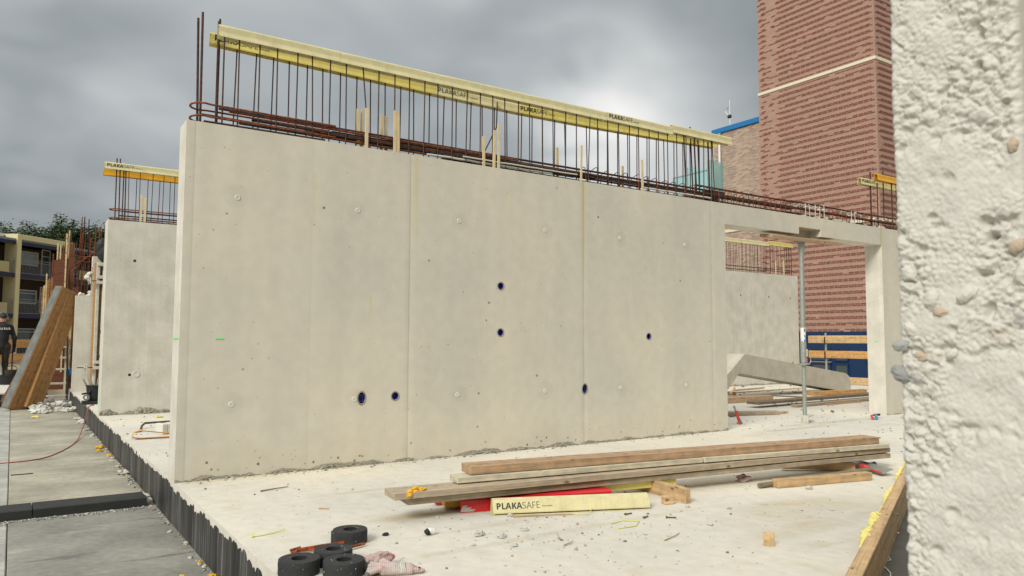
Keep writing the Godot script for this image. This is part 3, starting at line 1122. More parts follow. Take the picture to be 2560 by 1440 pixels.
func main_wall() -> void:
	var o := thing("concrete_wall", "long pale concrete wall with blue socket holes and a doorway", "wall")
	var xe := 11.4
	# front face, cut round the socket holes
	var g := Geo.new()
	var sockets := [[1.367, 0.532, 1.45], [1.659, 0.537, 1.0], [2.686, 1.067, 1.0], [2.686, 1.487, 1.0], [3.664, 0.53, 1.4], [4.522, 1.042, 1.0]]
	var face := func(x0: float, y0: float, x1: float, y1: float) -> void:
		g.quad(Vector3(x0, y0, 0), Vector3(x1, y0, 0), Vector3(x1, y1, 0), Vector3(x0, y1, 0), Vector2(x0, y0), Vector2(x1, y0), Vector2(x1, y1), Vector2(x0, y1))
	var x := 0.0
	var cols := {}
	for s in sockets:
		if not cols.has(s[0]):
			cols[s[0]] = []
		cols[s[0]].append(s)
	for cx in cols:
		face.call(x, 0.0, cx - 0.06, H)
		var y := 0.0
		for s in cols[cx]:
			face.call(cx - 0.06, y, cx + 0.06, s[1] - 0.06)
			var m := 32
			for k in m:
				var q := []
				for w in [TAU * k / m, TAU * (k + 1) / m]:
					var d := Vector2(cos(w), sin(w))
					var sq := d / maxf(absf(d.x), absf(d.y)) * 0.06
					q.append(Vector3(cx + sq.x, s[1] + sq.y, 0))
					q.append(Vector3(cx + d.x * 0.0305, s[1] + d.y * 0.0305 * s[2], 0))
				g.quad_to(q[0], q[2], q[3], q[1], Vector3.BACK)
				for e in 6:
					var id := g.v.size() - 6 + e
					g.t[id] = Vector2(g.v[id].x, g.v[id].y)
			y = s[1] + 0.06
		face.call(cx - 0.06, y, cx + 0.06, H)
		x = cx + 0.06
	face.call(x, 0.0, DOOR_A, H)
	face.call(DOOR_A, DOOR_H, 7.1, H)
	face.call(7.1, 2.42, 7.548, H)
	face.call(7.548, DOOR_H, DOOR_B, H)
	face.call(DOOR_B, 0.0, xe, H)
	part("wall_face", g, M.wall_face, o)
	# the rest of the body
	g = Geo.new()
	var poly := PackedVector2Array([Vector2(0, 0), Vector2(DOOR_A, 0), Vector2(DOOR_A, DOOR_H), Vector2(7.1, DOOR_H), Vector2(7.1, 2.42), Vector2(7.548, 2.42), Vector2(7.548, DOOR_H), Vector2(DOOR_B, DOOR_H), Vector2(DOOR_B, 0), Vector2(xe, 0), Vector2(xe, H), Vector2(0, H)])
	g.prism(Transform3D(), poly, -TH, 0.0, 2)
	part("wall_core", g, M.concrete_pale, o)
	g = Geo.new()
	g.span(Vector3(7.098, 2.31, -0.235), Vector3(7.55, 2.425, -0.17), 0.003)
	part("pocket_back", g, M.concrete, o)
	# broken corner and rough top
	part("rough_top", rough_strip(0.02, 9.6, H, H + 0.035, -0.002, 0.0, 301, false), M.mortar, o)
	part("mortar_foot", rough_strip(0.0, DOOR_A, 0.0, 0.048, 0.0, 0.032, 311, true), M.mortar, o)
	part("mortar_foot", rough_strip(DOOR_B, xe, 0.0, 0.03, 0.0, 0.02, 315, true), M.mortar, o)
	# blue cups in the holes, ring of patching mortar round each
	for s in sockets:
		var cupx := Transform3D(Basis(Vector3(1, 0, 0), Vector3(0, 0, 1), Vector3(0, -s[2], 0)), Vector3(s[0], s[1], 0))
		g = Geo.new()
		g.lathe(cupx, [Vector2(0.0303, -0.001), Vector2(0.029, -0.034), Vector2(0.0, -0.034)], 28)
		for k in 4:
			g.box(Transform3D(Basis(Vector3.BACK, TAU * k / 4 + 0.78), Vector3(s[0] + 0.026 * cos(TAU * k / 4 + 0.78), s[1] + 0.026 * s[2] * sin(TAU * k / 4 + 0.78), -0.012)), Vector3(0.008, 0.008, 0.02), 0.001)
		var cup := part("socket_cup", g, M.socket, o)
		g = Geo.new()
		g.lathe(cupx, [Vector2(0.030, -0.004), Vector2(0.0305, 0.0025), Vector2(0.036, 0.0035), Vector2(0.041, 0.0002)], 28)
		part("mortar_ring", g, M.mortar, o)
		if s[2] > 1.1:
			g = Geo.new()
			var pts := []
			for k in 20:
				var w := TAU * k / 13.0
				pts.append(Vector3(s[0] + 0.02 * cos(w), s[1] + 0.004 + 0.026 * sin(w * 1.02) - k * 0.0006, -0.02 + 0.006 * sin(k * 1.3)))
			g.tube(pts, 0.0028, 6)
			part("cable_loop", g, M.bar_grey, cup)
	# plugged tie holes
	for k in 12:
		g = Geo.new()
		g.lathe(Transform3D(Basis(Vector3(1, 0, 0), Vector3(0, 0, 1), Vector3(0, -1, 0)), Vector3(0.366 + 0.9405 * (k % 6), 2.04 if k < 6 else 0.525, 0)), [Vector2(0.0, 0.0045), Vector2(0.005, 0.004), Vector2(0.007, 0.0012), Vector2(0.012, 0.0015), Vector2(0.0145, 0.0045), Vector2(0.019, 0.0035), Vector2(0.022, 0.0)], 18)
		part("tie_plug", g, M.cement_white, o)
	# level marks: laser light laid on as thin strips of green colour
	for e in [[0.245, 0.30, 1.0], [5.42, 5.46, 1.0]]:
		g = Geo.new()
		g.span(Vector3(e[0], e[2] - 0.005, 0.001), Vector3(e[1], e[2] + 0.003, 0.003))
		part("level_mark", g, M.green_light, o)
	g = Geo.new()
	g.span(Vector3(-0.003, 0.994, -0.22), Vector3(-0.001, 1.006, -0.03))
	part("level_mark", g, M.green_light, o)
	g = Geo.new()
	g.span(Vector3(DOOR_B - 0.003, 0.992, -0.14), Vector3(DOOR_B - 0.001, 1.008, -0.09))
	part("level_mark", g, M.green_light, o)

	reinforcement(o)
	# laths standing in the top joints
	var k := 0
	for e in [[1.378, 2.902, -0.02, "frontmost lath of the three nearest the wall's free end"], [1.325, 2.90, -0.075, "rear left lath of the three nearest the wall's free end"], [1.365, 2.905, -0.09, "rear right lath of the three nearest the wall's free end"],
			[1.632, 2.925, -0.02, "front left lath of the second cluster from the free end"], [1.66, 2.918, -0.022, "front right lath of the second cluster from the free end"], [1.55, 2.90, -0.11, "rear left lath of the second cluster from the free end"], [1.595, 2.895, -0.12, "rear right lath of the second cluster from the free end"],
			[2.514, 2.847, -0.03, "shortest lath of the middle cluster on the long wall"], [2.621, 2.92, -0.02, "middling lath of the middle cluster on the long wall"], [2.669, 2.984, -0.02, "tallest lath of the middle cluster on the long wall"],
			[3.43, 2.90, -0.13, "rear lath, dull ochre, above the stained joint"], [3.637, 2.928, -0.012, "slim lath standing over the ochre run at the joint"],
			[4.30, 2.835, -0.14, "short rear lath amid the hoops near the doorway"], [4.463, 2.90, -0.015, "tall front lath amid the hoops near the doorway"]]:
		g = Geo.new()
		var wide := 0.026 if k != 11 else 0.02
		g.box(Transform3D(Basis(Vector3.BACK, 0.02 * sin(k * 2.1)), Vector3(e[0], (2.53 + e[1]) * 0.5, e[2])), Vector3(wide, e[1] - 2.53, 0.012), 0.001)
		single("wooden_lath", e[3], "lath", g, M.lath_plain, Transform3D(), "laths standing on the long wall")
		k += 1
	# safety caps
	cap("pale cap at the free end of the long wall's front row, scratched", 0.205, 1.137, -0.045, 3.232, M.cap, false, "safety caps on the starter bars", 0.001)
	cap("second cap of the long wall's front row, grey smudge on it", 1.139, 2.09, -0.046, 3.231, M.cap)
	cap("third cap of the long wall's front row, plain yellow", 2.092, 3.036, -0.044, 3.232, M.cap)
	cap("fourth cap of the long wall's front row, before the printed one", 3.038, 3.978, -0.046, 3.233, M.cap)
	cap("printed cap of the long wall's front row", 3.982, 4.922, -0.043, 3.236, M.cap, true)
	cap("last cap of the long wall's front row, overhanging toward the tower", 4.926, 5.893, -0.046, 3.264, M.cap, false, "safety caps on the starter bars", 0.006)
	var rear := [[0.177, 3.222], [1.119, 3.208], [2.090, 3.190], [2.992, 3.180], [3.951, 3.194], [4.901, 3.222], [5.82, 3.256]]
	var said := ["printed cap at the free end of the long wall's rear row", "second cap of the long wall's rear row, ochre inside", "third cap of the long wall's rear row, with faded print", "fourth cap of the long wall's rear row, print by a bar", "fifth cap of the long wall's rear row, torn lip", "brightest cap, last of the long wall's rear row"]
	for i in 6:
		var p: Array = rear[i]
		var q: Array = rear[i + 1]
		cap(said[i], p[0] + 0.0015, q[0] - 0.0015, -0.205, (p[1] + q[1]) * 0.5, M.cap if i == 2 else M.cap_yellow, i in [0, 2, 3], "safety caps on the starter bars", atan2(q[1] - p[1], q[0] - p[0]), i == 2)
	cap("printed cap over the lintel beside the doorway's far jamb, rear row", 8.79, 9.75, -0.205, 3.19, M.cap, true)
	cap("deep yellow cap over the lintel by the rough pillar, front row", 8.935, 9.9, -0.05, 3.235, M.cap_orange)


func reinforcement(o: Node3D) -> void:
	rng.seed = 41
	var g: Geo
	for k in 38:
		var x := 0.365 + 0.1408 * k
		var lean := Vector2(rng.randfn(0, 0.006), rng.randfn(0, 0.004))
		if k == 7:
			lean = Vector2(-0.07, -0.01)
		if k in [24, 14]:
			lean.x += 0.02
		g = Geo.new()
		upright(g, x + rng.randfn(0, 0.004) + (0.07 if k == 7 else 0.0), 2.50, 3.30, -0.045, 0.0054, lean)
		part("starter_bar", g, [M.bar, M.bar, M.bar_dark][rng.randi() % 3], o)
		g = Geo.new()
		upright(g, 0.371 + 0.1398 * k + rng.randfn(0, 0.008), 2.50, 3.27, -0.205, 0.0054, Vector2(rng.randfn(0, 0.010), rng.randfn(0, 0.004)))
		part("starter_bar", g, [M.bar, M.bar, M.bar_dark][rng.randi() % 3], o)
	for e in [[0.105, 3.415, -0.085, 0.009], [0.092, 3.375, -0.115, 0.009], [0.228, 3.40, -0.15, 0.010], [0.252, 3.30, -0.06, 0.006], [0.24, 3.437, -0.19, 0.008],
			[5.16, 3.28, -0.05, 0.008], [5.36, 3.42, -0.13, 0.008], [5.44, 3.40, -0.15, 0.009], [5.51, 3.41, -0.17, 0.008], [5.60, 3.36, -0.10, 0.009], [5.62, 3.30, -0.045, 0.006],
			[9.05, 3.40, -0.2, 0.011], [9.12, 3.24, -0.14, 0.008], [9.20, 3.42, -0.1, 0.008], [9.33, 3.3, -0.05, 0.009], [9.45, 3.3, -0.05, 0.005], [9.6, 3.3, -0.05, 0.005]]:
		g = Geo.new()
		upright(g, e[0], 2.5, e[1], e[2], e[3], Vector2(rng.randfn(0, 0.008) + (-0.03 if e[0] > 5 and e[0] < 6 else 0.0), 0))
		part("corner_bar", g, M.bar_dark, o)
	# U bars at the free end
	for y in [2.715, 2.622]:
		var pts := [Vector3(1.12, y - 0.004, -0.035), Vector3(0.17, y, -0.035)]
		for k in 9:
			var w := PI * k / 8.0
			pts.append(Vector3(0.125 - 0.085 * sin(w), y, -0.12 + 0.10 * cos(w)))
		pts.append(Vector3(0.17, y, -0.205)); pts.append(Vector3(1.12 if y > 2.7 else 0.6, y - 0.004, -0.205))
		g = Geo.new()
		g.tube(pts, 0.0075, 8)
		part("hairpin_bar", g, M.bar_rust, o)
	g = Geo.new()
	g.tube([Vector3(0.12, 2.583, -0.03), Vector3(1.03, 2.581, -0.028)], 0.008, 8)
	part("long_bar", g, M.bar_dark, o)
	# long bars
	for e in [[0.23, 5.62, 2.704, -0.075, 0.0085, "bar_dark"], [0.50, 3.9, 2.690, -0.19, 0.0085, "bar_dark"], [0.13, 1.2, 2.662, -0.16, 0.009, "bar_rust"], [0.48, 4.4, 2.668, -0.10, 0.0085, "bar"], [0.56, 5.8, 2.650, -0.17, 0.008, "bar_dark"],
			[0.38, 3.6, 2.622, -0.09, 0.009, "bar_grey"], [0.7, 2.5, 2.636, -0.14, 0.008, "bar"], [0.52, 3.4, 2.655, -0.06, 0.008, "bar_dark"], [0.9, 4.6, 2.676, -0.15, 0.008, "bar_rust"], [0.3, 2.9, 2.688, -0.055, 0.008, "bar_rust"], [1.1, 5.5, 2.665, -0.075, 0.009, "bar_dark"], [1.6, 5.7, 2.685, -0.12, 0.009, "bar_dark"], [0.9, 3.2, 2.612, -0.07, 0.008, "bar_rust"], [0.60, 3.9, 2.638, -0.115, 0.008, "bar_dark"], [2.6, 5.7, 2.656, -0.09, 0.008, "bar_dark"], [1.0, 5.6, 2.64, -0.06, 0.008, "bar_dark"], [2.2, 5.8, 2.62, -0.19, 0.0085, "bar"], [3.2, 5.9, 2.674, -0.13, 0.0085, "bar_dark"],
			[5.3, 7.10, 2.735, -0.05, 0.009, "bar_dark"], [5.2, 7.08, 2.70, -0.19, 0.009, "bar_dark"], [5.4, 7.12, 2.655, -0.045, 0.009, "bar"], [5.3, 7.1, 2.66, -0.12, 0.010, "bar_dark"], [5.5, 7.1, 2.69, -0.12, 0.010, "bar_dark"], [5.6, 7.15, 2.63, -0.19, 0.009, "bar_grey"],
			[7.0, 9.7, 2.74, -0.05, 0.009, "bar_dark"], [6.95, 9.7, 2.705, -0.18, 0.010, "bar_dark"], [7.05, 9.7, 2.665, -0.05, 0.010, "bar_dark"], [7.0, 9.7, 2.68, -0.13, 0.010, "bar_dark"], [7.1, 9.7, 2.63, -0.19, 0.010, "bar"]]:
		g = Geo.new()
		g.tube([Vector3(e[0], e[2] + 0.004, e[3]), Vector3((e[0] + e[1]) * 0.5, e[2] - 0.003, e[3]), Vector3(e[1], e[2], e[3])], e[4] * 1.25, 8)
		part("long_bar", g, M[e[5]], o)
	# bars coated with splashed cement
	for e in [[1.95, 3.3, 2.606, -0.05, 0.010], [2.0, 3.2, 2.600, -0.15, 0.009], [2.3, 3.6, 2.632, -0.03, 0.007], [4.5, 5.55, 2.612, -0.04, 0.010], [4.6, 5.5, 2.604, -0.14, 0.009]]:
		g = Geo.new()
		var pts := []
		for k in 14:
			pts.append(Vector3(lerpf(e[0], e[1], k / 13.0), e[2] + rng.randf_range(-0.003, 0.003), e[3]))
		g.tube(pts, e[4], 7)
		part("splashed_bar", g, M.cement_white, o)
	# hoops
	var x := 3.72
	while x < 9.6:
		var white := x > 7.2 and x < 7.75 or x > 8.2 and x < 8.45
		var lean := rng.randfn(0, 0.012)
		var tall := 0.176 + rng.randf_range(-0.008, 0.006) if x > 5.6 else 0.165 + rng.randf_range(-0.01, 0.01)
		g = Geo.new()
		g.tube([Vector3(x, 2.54, -0.03), Vector3(x + lean, 2.57 + tall - 0.01, -0.03), Vector3(x + lean, 2.57 + tall, -0.05), Vector3(x + lean + 0.03, 2.57 + tall + 0.004, -0.12), Vector3(x + lean + 0.055, 2.57 + tall - 0.006, -0.205), Vector3(x + 0.05, 2.54, -0.212)], 0.0042, 6)
		g.tube([Vector3(x, 2.583, -0.03), Vector3(x + 0.05, 2.583, -0.212)], 0.0042, 6)
		part("hoop", g, M.cement_white if white else [M.bar_rust, M.bar_dark, M.bar_rust, M.bar_orange][rng.randi() % 4], o)
		x += 0.1 if x > 5.6 else 0.14
	# lumps of cement caught in the cage
	for k in 26:
		var px: float = [rng.randf_range(7.15, 7.8), rng.randf_range(8.15, 8.5), rng.randf_range(8.5, 9.3), rng.randf_range(2.0, 3.4)][k % 4]
		g = Geo.new()
		g.lump(Transform3D(Basis(), Vector3(px, rng.randf_range(2.69, 2.745) if px > 4 else rng.randf_range(2.60, 2.66), rng.randf_range(-0.2, -0.04))), Vector3(rng.randf_range(0.02, 0.06), rng.randf_range(0.010, 0.02), 0.02), 500 + k, 0.6)
		part("cement_lump", g, M.cement_white, o)
	for k in 12:
		g = Geo.new()
		g.lump(Transform3D(Basis(), Vector3(rng.randf_range(7.2, 9.2), 2.585, rng.randf_range(-0.06, -0.03))), Vector3(rng.randf_range(0.03, 0.08), 0.014, 0.014), 540 + k, 0.6)
		part("cement_lump", g, M.cement_white, o)
	# a stray bar leaning between the rows
	g = Geo.new()
	g.tube([Vector3(2.50, 2.60, -0.1), Vector3(2.72, 2.99, -0.14), Vector3(2.74, 3.24, -0.16)], 0.006, 7)
	part("stray_bar", g, M.bar, o)


func second_wall() -> void:
	var o := thing("concrete_wall", "second concrete wall standing parallel behind the long one, seen through the doorway", "wall")
	var g := Geo.new()
	g.span(Vector3(0, 0, Z2 - TH), Vector3(14.71, H, Z2), 0.012)
	part("wall_core", g, M.concrete_cool, o)
	part("mortar_foot", rough_strip(0.0, 3.0, 0.0, 0.10, Z2, 0.07, 321, true), M.mortar, o)
	part("mortar_foot", rough_strip(11.0, 14.7, 0.0, 0.06, Z2, 0.05, 325, true), M.mortar, o)
	var nz := part("rough_top", rough_strip(0.02, 14.6, H, H + 0.03, -0.002, 0.0, 331, false), M.mortar, o)
	nz.position.z = Z2
	for e in [[0.344, 2.035], [0.335, 0.519], [12.609, 2.025], [13.594, 2.024], [14.4, 2.02], [14.45, 0.49]]:
		g = Geo.new()
		g.lathe(Transform3D(Basis(Vector3(1, 0, 0), Vector3(0, 0, 1), Vector3(0, -1, 0)), Vector3(e[0], e[1], Z2)), [Vector2(0.0, 0.001), Vector2(0.017, 0.0015), Vector2(0.019, 0.0)], 14)
		part("tie_hole", g, M.black, o)
	g = Geo.new()
	g.lathe(Transform3D(Basis(Vector3(1, 0, 0), Vector3(0, 0, 1), Vector3(0, -1, 0)), Vector3(0.412, 0.528, Z2)), [Vector2(0.0, 0.003), Vector2(0.03, 0.003), Vector2(0.033, 0.009), Vector2(0.041, 0.008), Vector2(0.043, 0.0)], 18)
	part("tie_plug", g, M.concrete_pale, o)
	for e in [[13.02, 0.012], [0.93, 0.006]]:
		g = Geo.new()
		g.span(Vector3(e[0], 0.02, Z2), Vector3(e[0] + e[1], H - 0.02, Z2 + 0.003), 0.001)
		part("panel_joint", g, M.concrete_pale, o)
	g = Geo.new()
	g.span(Vector3(-0.003, 0.05, Z2 - 0.14), Vector3(-0.001, 0.5, Z2 - 0.05))
	part("level_mark", g, M.mark_pale, o)
	rng.seed = 61
	for e in [0.081, 0.128, 0.166, 0.199, 0.238, 0.373, 0.515, 0.655, 0.80, 0.94, 1.08, 11.57, 11.71, 11.85, 11.99, 12.13, 12.274, 12.422, 12.558, 12.709, 12.847, 12.973, 13.114, 13.256, 13.385, 13.53, 13.72, 13.824, 13.973, 14.123, 14.275, 14.351, 14.428, 14.521]:
		g = Geo.new()
		var thick: bool = e < 0.21 or e > 14.3
		upright(g, e + 0.01, 2.5, 3.40 if e < 0.21 and rng.randf() > 0.3 else 3.30, Z2 - 0.045, 0.008 if thick else 0.0048, Vector2(rng.randfn(0, 0.01), 0))
		part("starter_bar", g, M.bar_dark, o)
		if not thick:
			g = Geo.new()
			upright(g, e - 0.02, 2.5, 3.24, Z2 - 0.205, 0.0048, Vector2(rng.randfn(0, 0.01), 0))
			part("starter_bar", g, M.bar_dark, o)
	for y in [2.72, 2.60]:
		var pts := [Vector3(0.9, y, Z2 - 0.04), Vector3(0.13, y, Z2 - 0.04)]
		for k in 7:
			pts.append(Vector3(0.11 - 0.08 * sin(PI * k / 6.0), y, Z2 - 0.12 + 0.08 * cos(PI * k / 6.0)))
		pts.append(Vector3(1.0, y, Z2 - 0.2))
		g = Geo.new()
		g.tube(pts, 0.008, 7)
		part("hairpin_bar", g, M.bar_rust, o)
	for e in [[0.2, 3.0, 2.70, -0.1], [0.15, 3.0, 2.65, -0.16], [0.3, 3.0, 2.61, -0.08], [11.0, 14.6, 2.70, -0.1], [11.0, 13.6, 2.62, -0.06], [13.4, 14.62, 2.66, -0.16], [13.2, 14.62, 2.69, -0.05]]:
		g = Geo.new()
		g.tube([Vector3(e[0], e[2], Z2 + e[3]), Vector3(e[1], e[2] - 0.005, Z2 + e[3])], 0.009, 7)
		part("long_bar", g, M.bar_dark, o)
	var k := 0
	for e in [[0.397, 2.936, "taller lath of the pair on the second wall's free end"], [0.447, 2.90, "shorter lath of the pair on the second wall's free end"], [13.91, 2.886, "shorter lath on the second wall, seen through the doorway"], [14.213, 2.924, "taller lath on the second wall, seen through the doorway"]]:
		g = Geo.new()
		g.span(Vector3(e[0] - 0.014, 2.53, Z2 - 0.03), Vector3(e[0] + 0.014, e[1], Z2 - 0.016), 0.001)
		single("wooden_lath", e[2], "lath", g, M.lath_plain, Transform3D(), "laths standing on the second wall")
		k += 1
	cap("printed cap on the second wall's free end, front row", -0.054, 1.0, Z2 - 0.045, 3.236, M.cap, true)
	cap("deep ochre cap on the second wall's free end, rear row", -0.05, 1.0, Z2 - 0.205, 3.18, M.cap_orange)
	cap("smudged cap on the second wall, seen through the doorway", 11.8, 13.668, Z2 - 0.045, 3.212, M.cap)
	cap("bright cap at the second wall's far end, seen through the doorway", 13.68, 14.56, Z2 - 0.045, 3.236, M.cap_yellow)


# the rough end of a wall close to the camera
func near_wall() -> void:
	var x0 := 0.283
	var za := 4.962
	var zb := 5.162
	var o := thing("concrete_wall", "rough broken concrete wall end close to the camera, stones showing in it", "wall")
	var nz := noise(401, 9.0, 5)
	var nf := noise(402, 60.0, 3)
	var nm := noise(403, 3.2, 3)
	var nl := noise(404, 16.0, 3)
	var ng := noise(406, 130.0, 2)
	var cells := func(sd: int, freq: float, what: int) -> FastNoiseLite:
		var q := FastNoiseLite.new()
		q.seed = sd
		q.noise_type = FastNoiseLite.TYPE_CELLULAR
		q.frequency = freq
		q.fractal_type = FastNoiseLite.FRACTAL_NONE
		q.cellular_distance_function = FastNoiseLite.DISTANCE_EUCLIDEAN
		q.cellular_return_type = what
		q.cellular_jitter = 1.0
		return q
	var n_big: FastNoiseLite = cells.call(411, 36.0, FastNoiseLite.RETURN_DISTANCE2_SUB)
	var n_small: FastNoiseLite = cells.call(412, 82.0, FastNoiseLite.RETURN_DISTANCE2_SUB)
	var n_tiny: FastNoiseLite = cells.call(413, 170.0, FastNoiseLite.RETURN_DISTANCE2_SUB)
	var n_cell: FastNoiseLite = cells.call(411, 36.0, FastNoiseLite.RETURN_CELL_VALUE)
	var nc := noise(405, 4.5, 2)
	var rows := []
	var cols := []
	var y := 0.28
	var step := 0.0024
	var wide := zb - za
	var reach := 0.05
	var total := wide + reach * 2.0
	var cnt := int(total / step)
	while y < 1.72:
		var row := PackedVector3Array()
		row.resize(cnt + 1)
		var tone := PackedColorArray()
		tone.resize(cnt + 1)
		for k in cnt + 1:
			var s := k * step - reach   # across: <0 on the far side face, 0..wide the end, >wide the near side face
			var onface := clampf(minf(s, wide - s) / 0.02 + 0.35, 0.0, 1.0)
			var mask := clampf(0.36 + 1.3 * nm.get_noise_2d(y, s * 1.2) + 0.42 * clampf((0.095 - s) / 0.06, 0, 1) + 0.25 * exp(-pow((y - 1.13) / 0.10, 2.0)) - (0.35 if y < 0.9 else 0.0), 0.0, 1.0)
			var wx := s + 0.006 * nl.get_noise_2d(y * 1.4, s * 1.4)
			var wy := y * 1.35 + 0.006 * nl.get_noise_2d(s * 1.4 + 7.0, y * 1.4)
			var big := clampf(n_big.get_noise_2d(wy, wx) + 1.0, 0.0, 0.75) / 0.75
			var small := clampf(n_small.get_noise_2d(wy, wx) + 1.0, 0.0, 0.7) / 0.7
			var tiny := clampf(n_tiny.get_noise_2d(wy, wx) + 1.0, 0.0, 0.7) / 0.7
			var h := 0.0055 * nz.get_noise_2d(y, s) + 0.0008 * nf.get_noise_2d(y, s) + 0.0011 * ng.get_noise_2d(y, s)
			h += (0.0095 * sqrt(big) - 0.0065) * smoothstep(0.35, 0.85, mask)
			h += (0.0042 * sqrt(small) - 0.0026) * smoothstep(0.05, 0.6, mask)
			h += (0.0014 * tiny - 0.001) * (0.35 + 0.65 * mask)
			var col := 0.55 + 0.04 * nz.get_noise_2d(y + 9.0, s) + 0.03 * nf.get_noise_2d(s, y)
			var warm := 0.0
			if mask > 0.55 and big > 0.35:
				var tq: float = n_cell.get_noise_2d(wy, wx)
				if tq > 0.86:
					col = 0.40; warm = -0.01
				elif tq > 0.74:
					col = 0.48; warm = 0.03
				elif tq < -0.4:
					col = 0.56
			# pits where stones have fallen out, and level cracks between lifts
			var pitn := nc.get_noise_2d(y * 4.0, s * 4.0)
			if pitn > 0.42:
				h -= 0.012 * (pitn - 0.42) / 0.3 * (0.4 + mask)
			for lift in [0.985, 1.185, 1.335, 0.86]:
				var ly: float = lift + 0.012 * nz.get_noise_2d(s * 1.5, lift * 7.0) + 0.006 * nl.get_noise_1d(s * 2.0 + lift)
				h -= 0.011 * exp(-pow((y - ly) / 0.0055, 2.0)) * clampf(0.35 + 1.4 * nm.get_noise_2d(s * 5.0, lift * 3.0), 0, 1)
			h *= onface
			# wrap round the two corners
			var p: Vector3
			var cr := 0.012
			if s < 0.0:
				p = Vector3(x0 + cr - s * 1.0, y, za - h * 0.6)
			elif s > wide:
				p = Vector3(x0 + cr + (s - wide), y, zb + h * 0.6)
			else:
				var ec := minf(s, wide - s)
				var back := 0.0
				if ec < cr:
					back = cr - sqrt(cr * cr - pow(cr - ec, 2.0))
				var side := -1.0 if s < wide * 0.5 else 1.0
				var tip := clampf(1.0 - ec / 0.03, 0, 1)
				p = Vector3(x0 + back - h, y, za + s + side * h * 0.7 * tip)
			row[k] = p
			tone[k] = Color(clampf(col + warm * 0.5, 0, 1), clampf(col * 0.965, 0, 1), clampf(col * 0.87 - warm * 0.6, 0, 1))
		rows.append(row)
		cols.append(tone)
		y += step
	var g := Geo.new()
	g.colored = true
	g.sheet(rows, true, [], cols)
	part("rough_end", g, M.chips, o)
	# the rest of the wall beyond the modelled end
	g = Geo.new()
	g.span(Vector3(x0 + 0.05, GY - 0.05, za + 0.002), Vector3(5.0, H, zb - 0.002), 0.004)
	part("wall_core", g, M.concrete, o)
	g = Geo.new()
	g.span(Vector3(x0 + 0.006, GY - 0.05, za + 0.002), Vector3(x0 + 0.052, 0.285, zb - 0.002), 0.01)
	g.span(Vector3(x0 + 0.006, 1.715, za + 0.002), Vector3(x0 + 0.052, H, zb - 0.002), 0.01)
	part("wall_core", g, M.concrete, o)
	# stones that stand out one by one
	var sm := [plain(c255(152, 153, 149), 0.8), plain(c255(140, 141, 138), 0.8), plain(c255(176, 160, 140), 0.8), plain(c255(196, 192, 182), 0.85)]
	var k := 0
	for e in [[0.993, 4.966, 0.011, 0], [0.946, 4.963, 0.013, 1], [1.07, 5.02, 0.013, 3], [1.075, 5.075, 0.014, 3], [1.048, 5.035, 0.010, 2], [1.115, 4.985, 0.012, 3], [1.10, 5.155, 0.012, 3], [1.145, 5.15, 0.010, 2], [0.975, 5.0, 0.009, 2], [1.02, 4.985, 0.011, 3], [1.30, 5.15, 0.009, 2], [0.98, 5.05, 0.008, 3]]:
		g = Geo.new()
		g.lump(Transform3D(Basis(Vector3.RIGHT, k * 0.8), Vector3(x0 + 0.001, e[0], e[1])), Vector3(e[2] * 0.7, e[2] * 0.9, e[2] * 1.35), 600 + k, 0.3, 8, 12)
		part("stone", g, sm[e[3]], o)
		k += 1


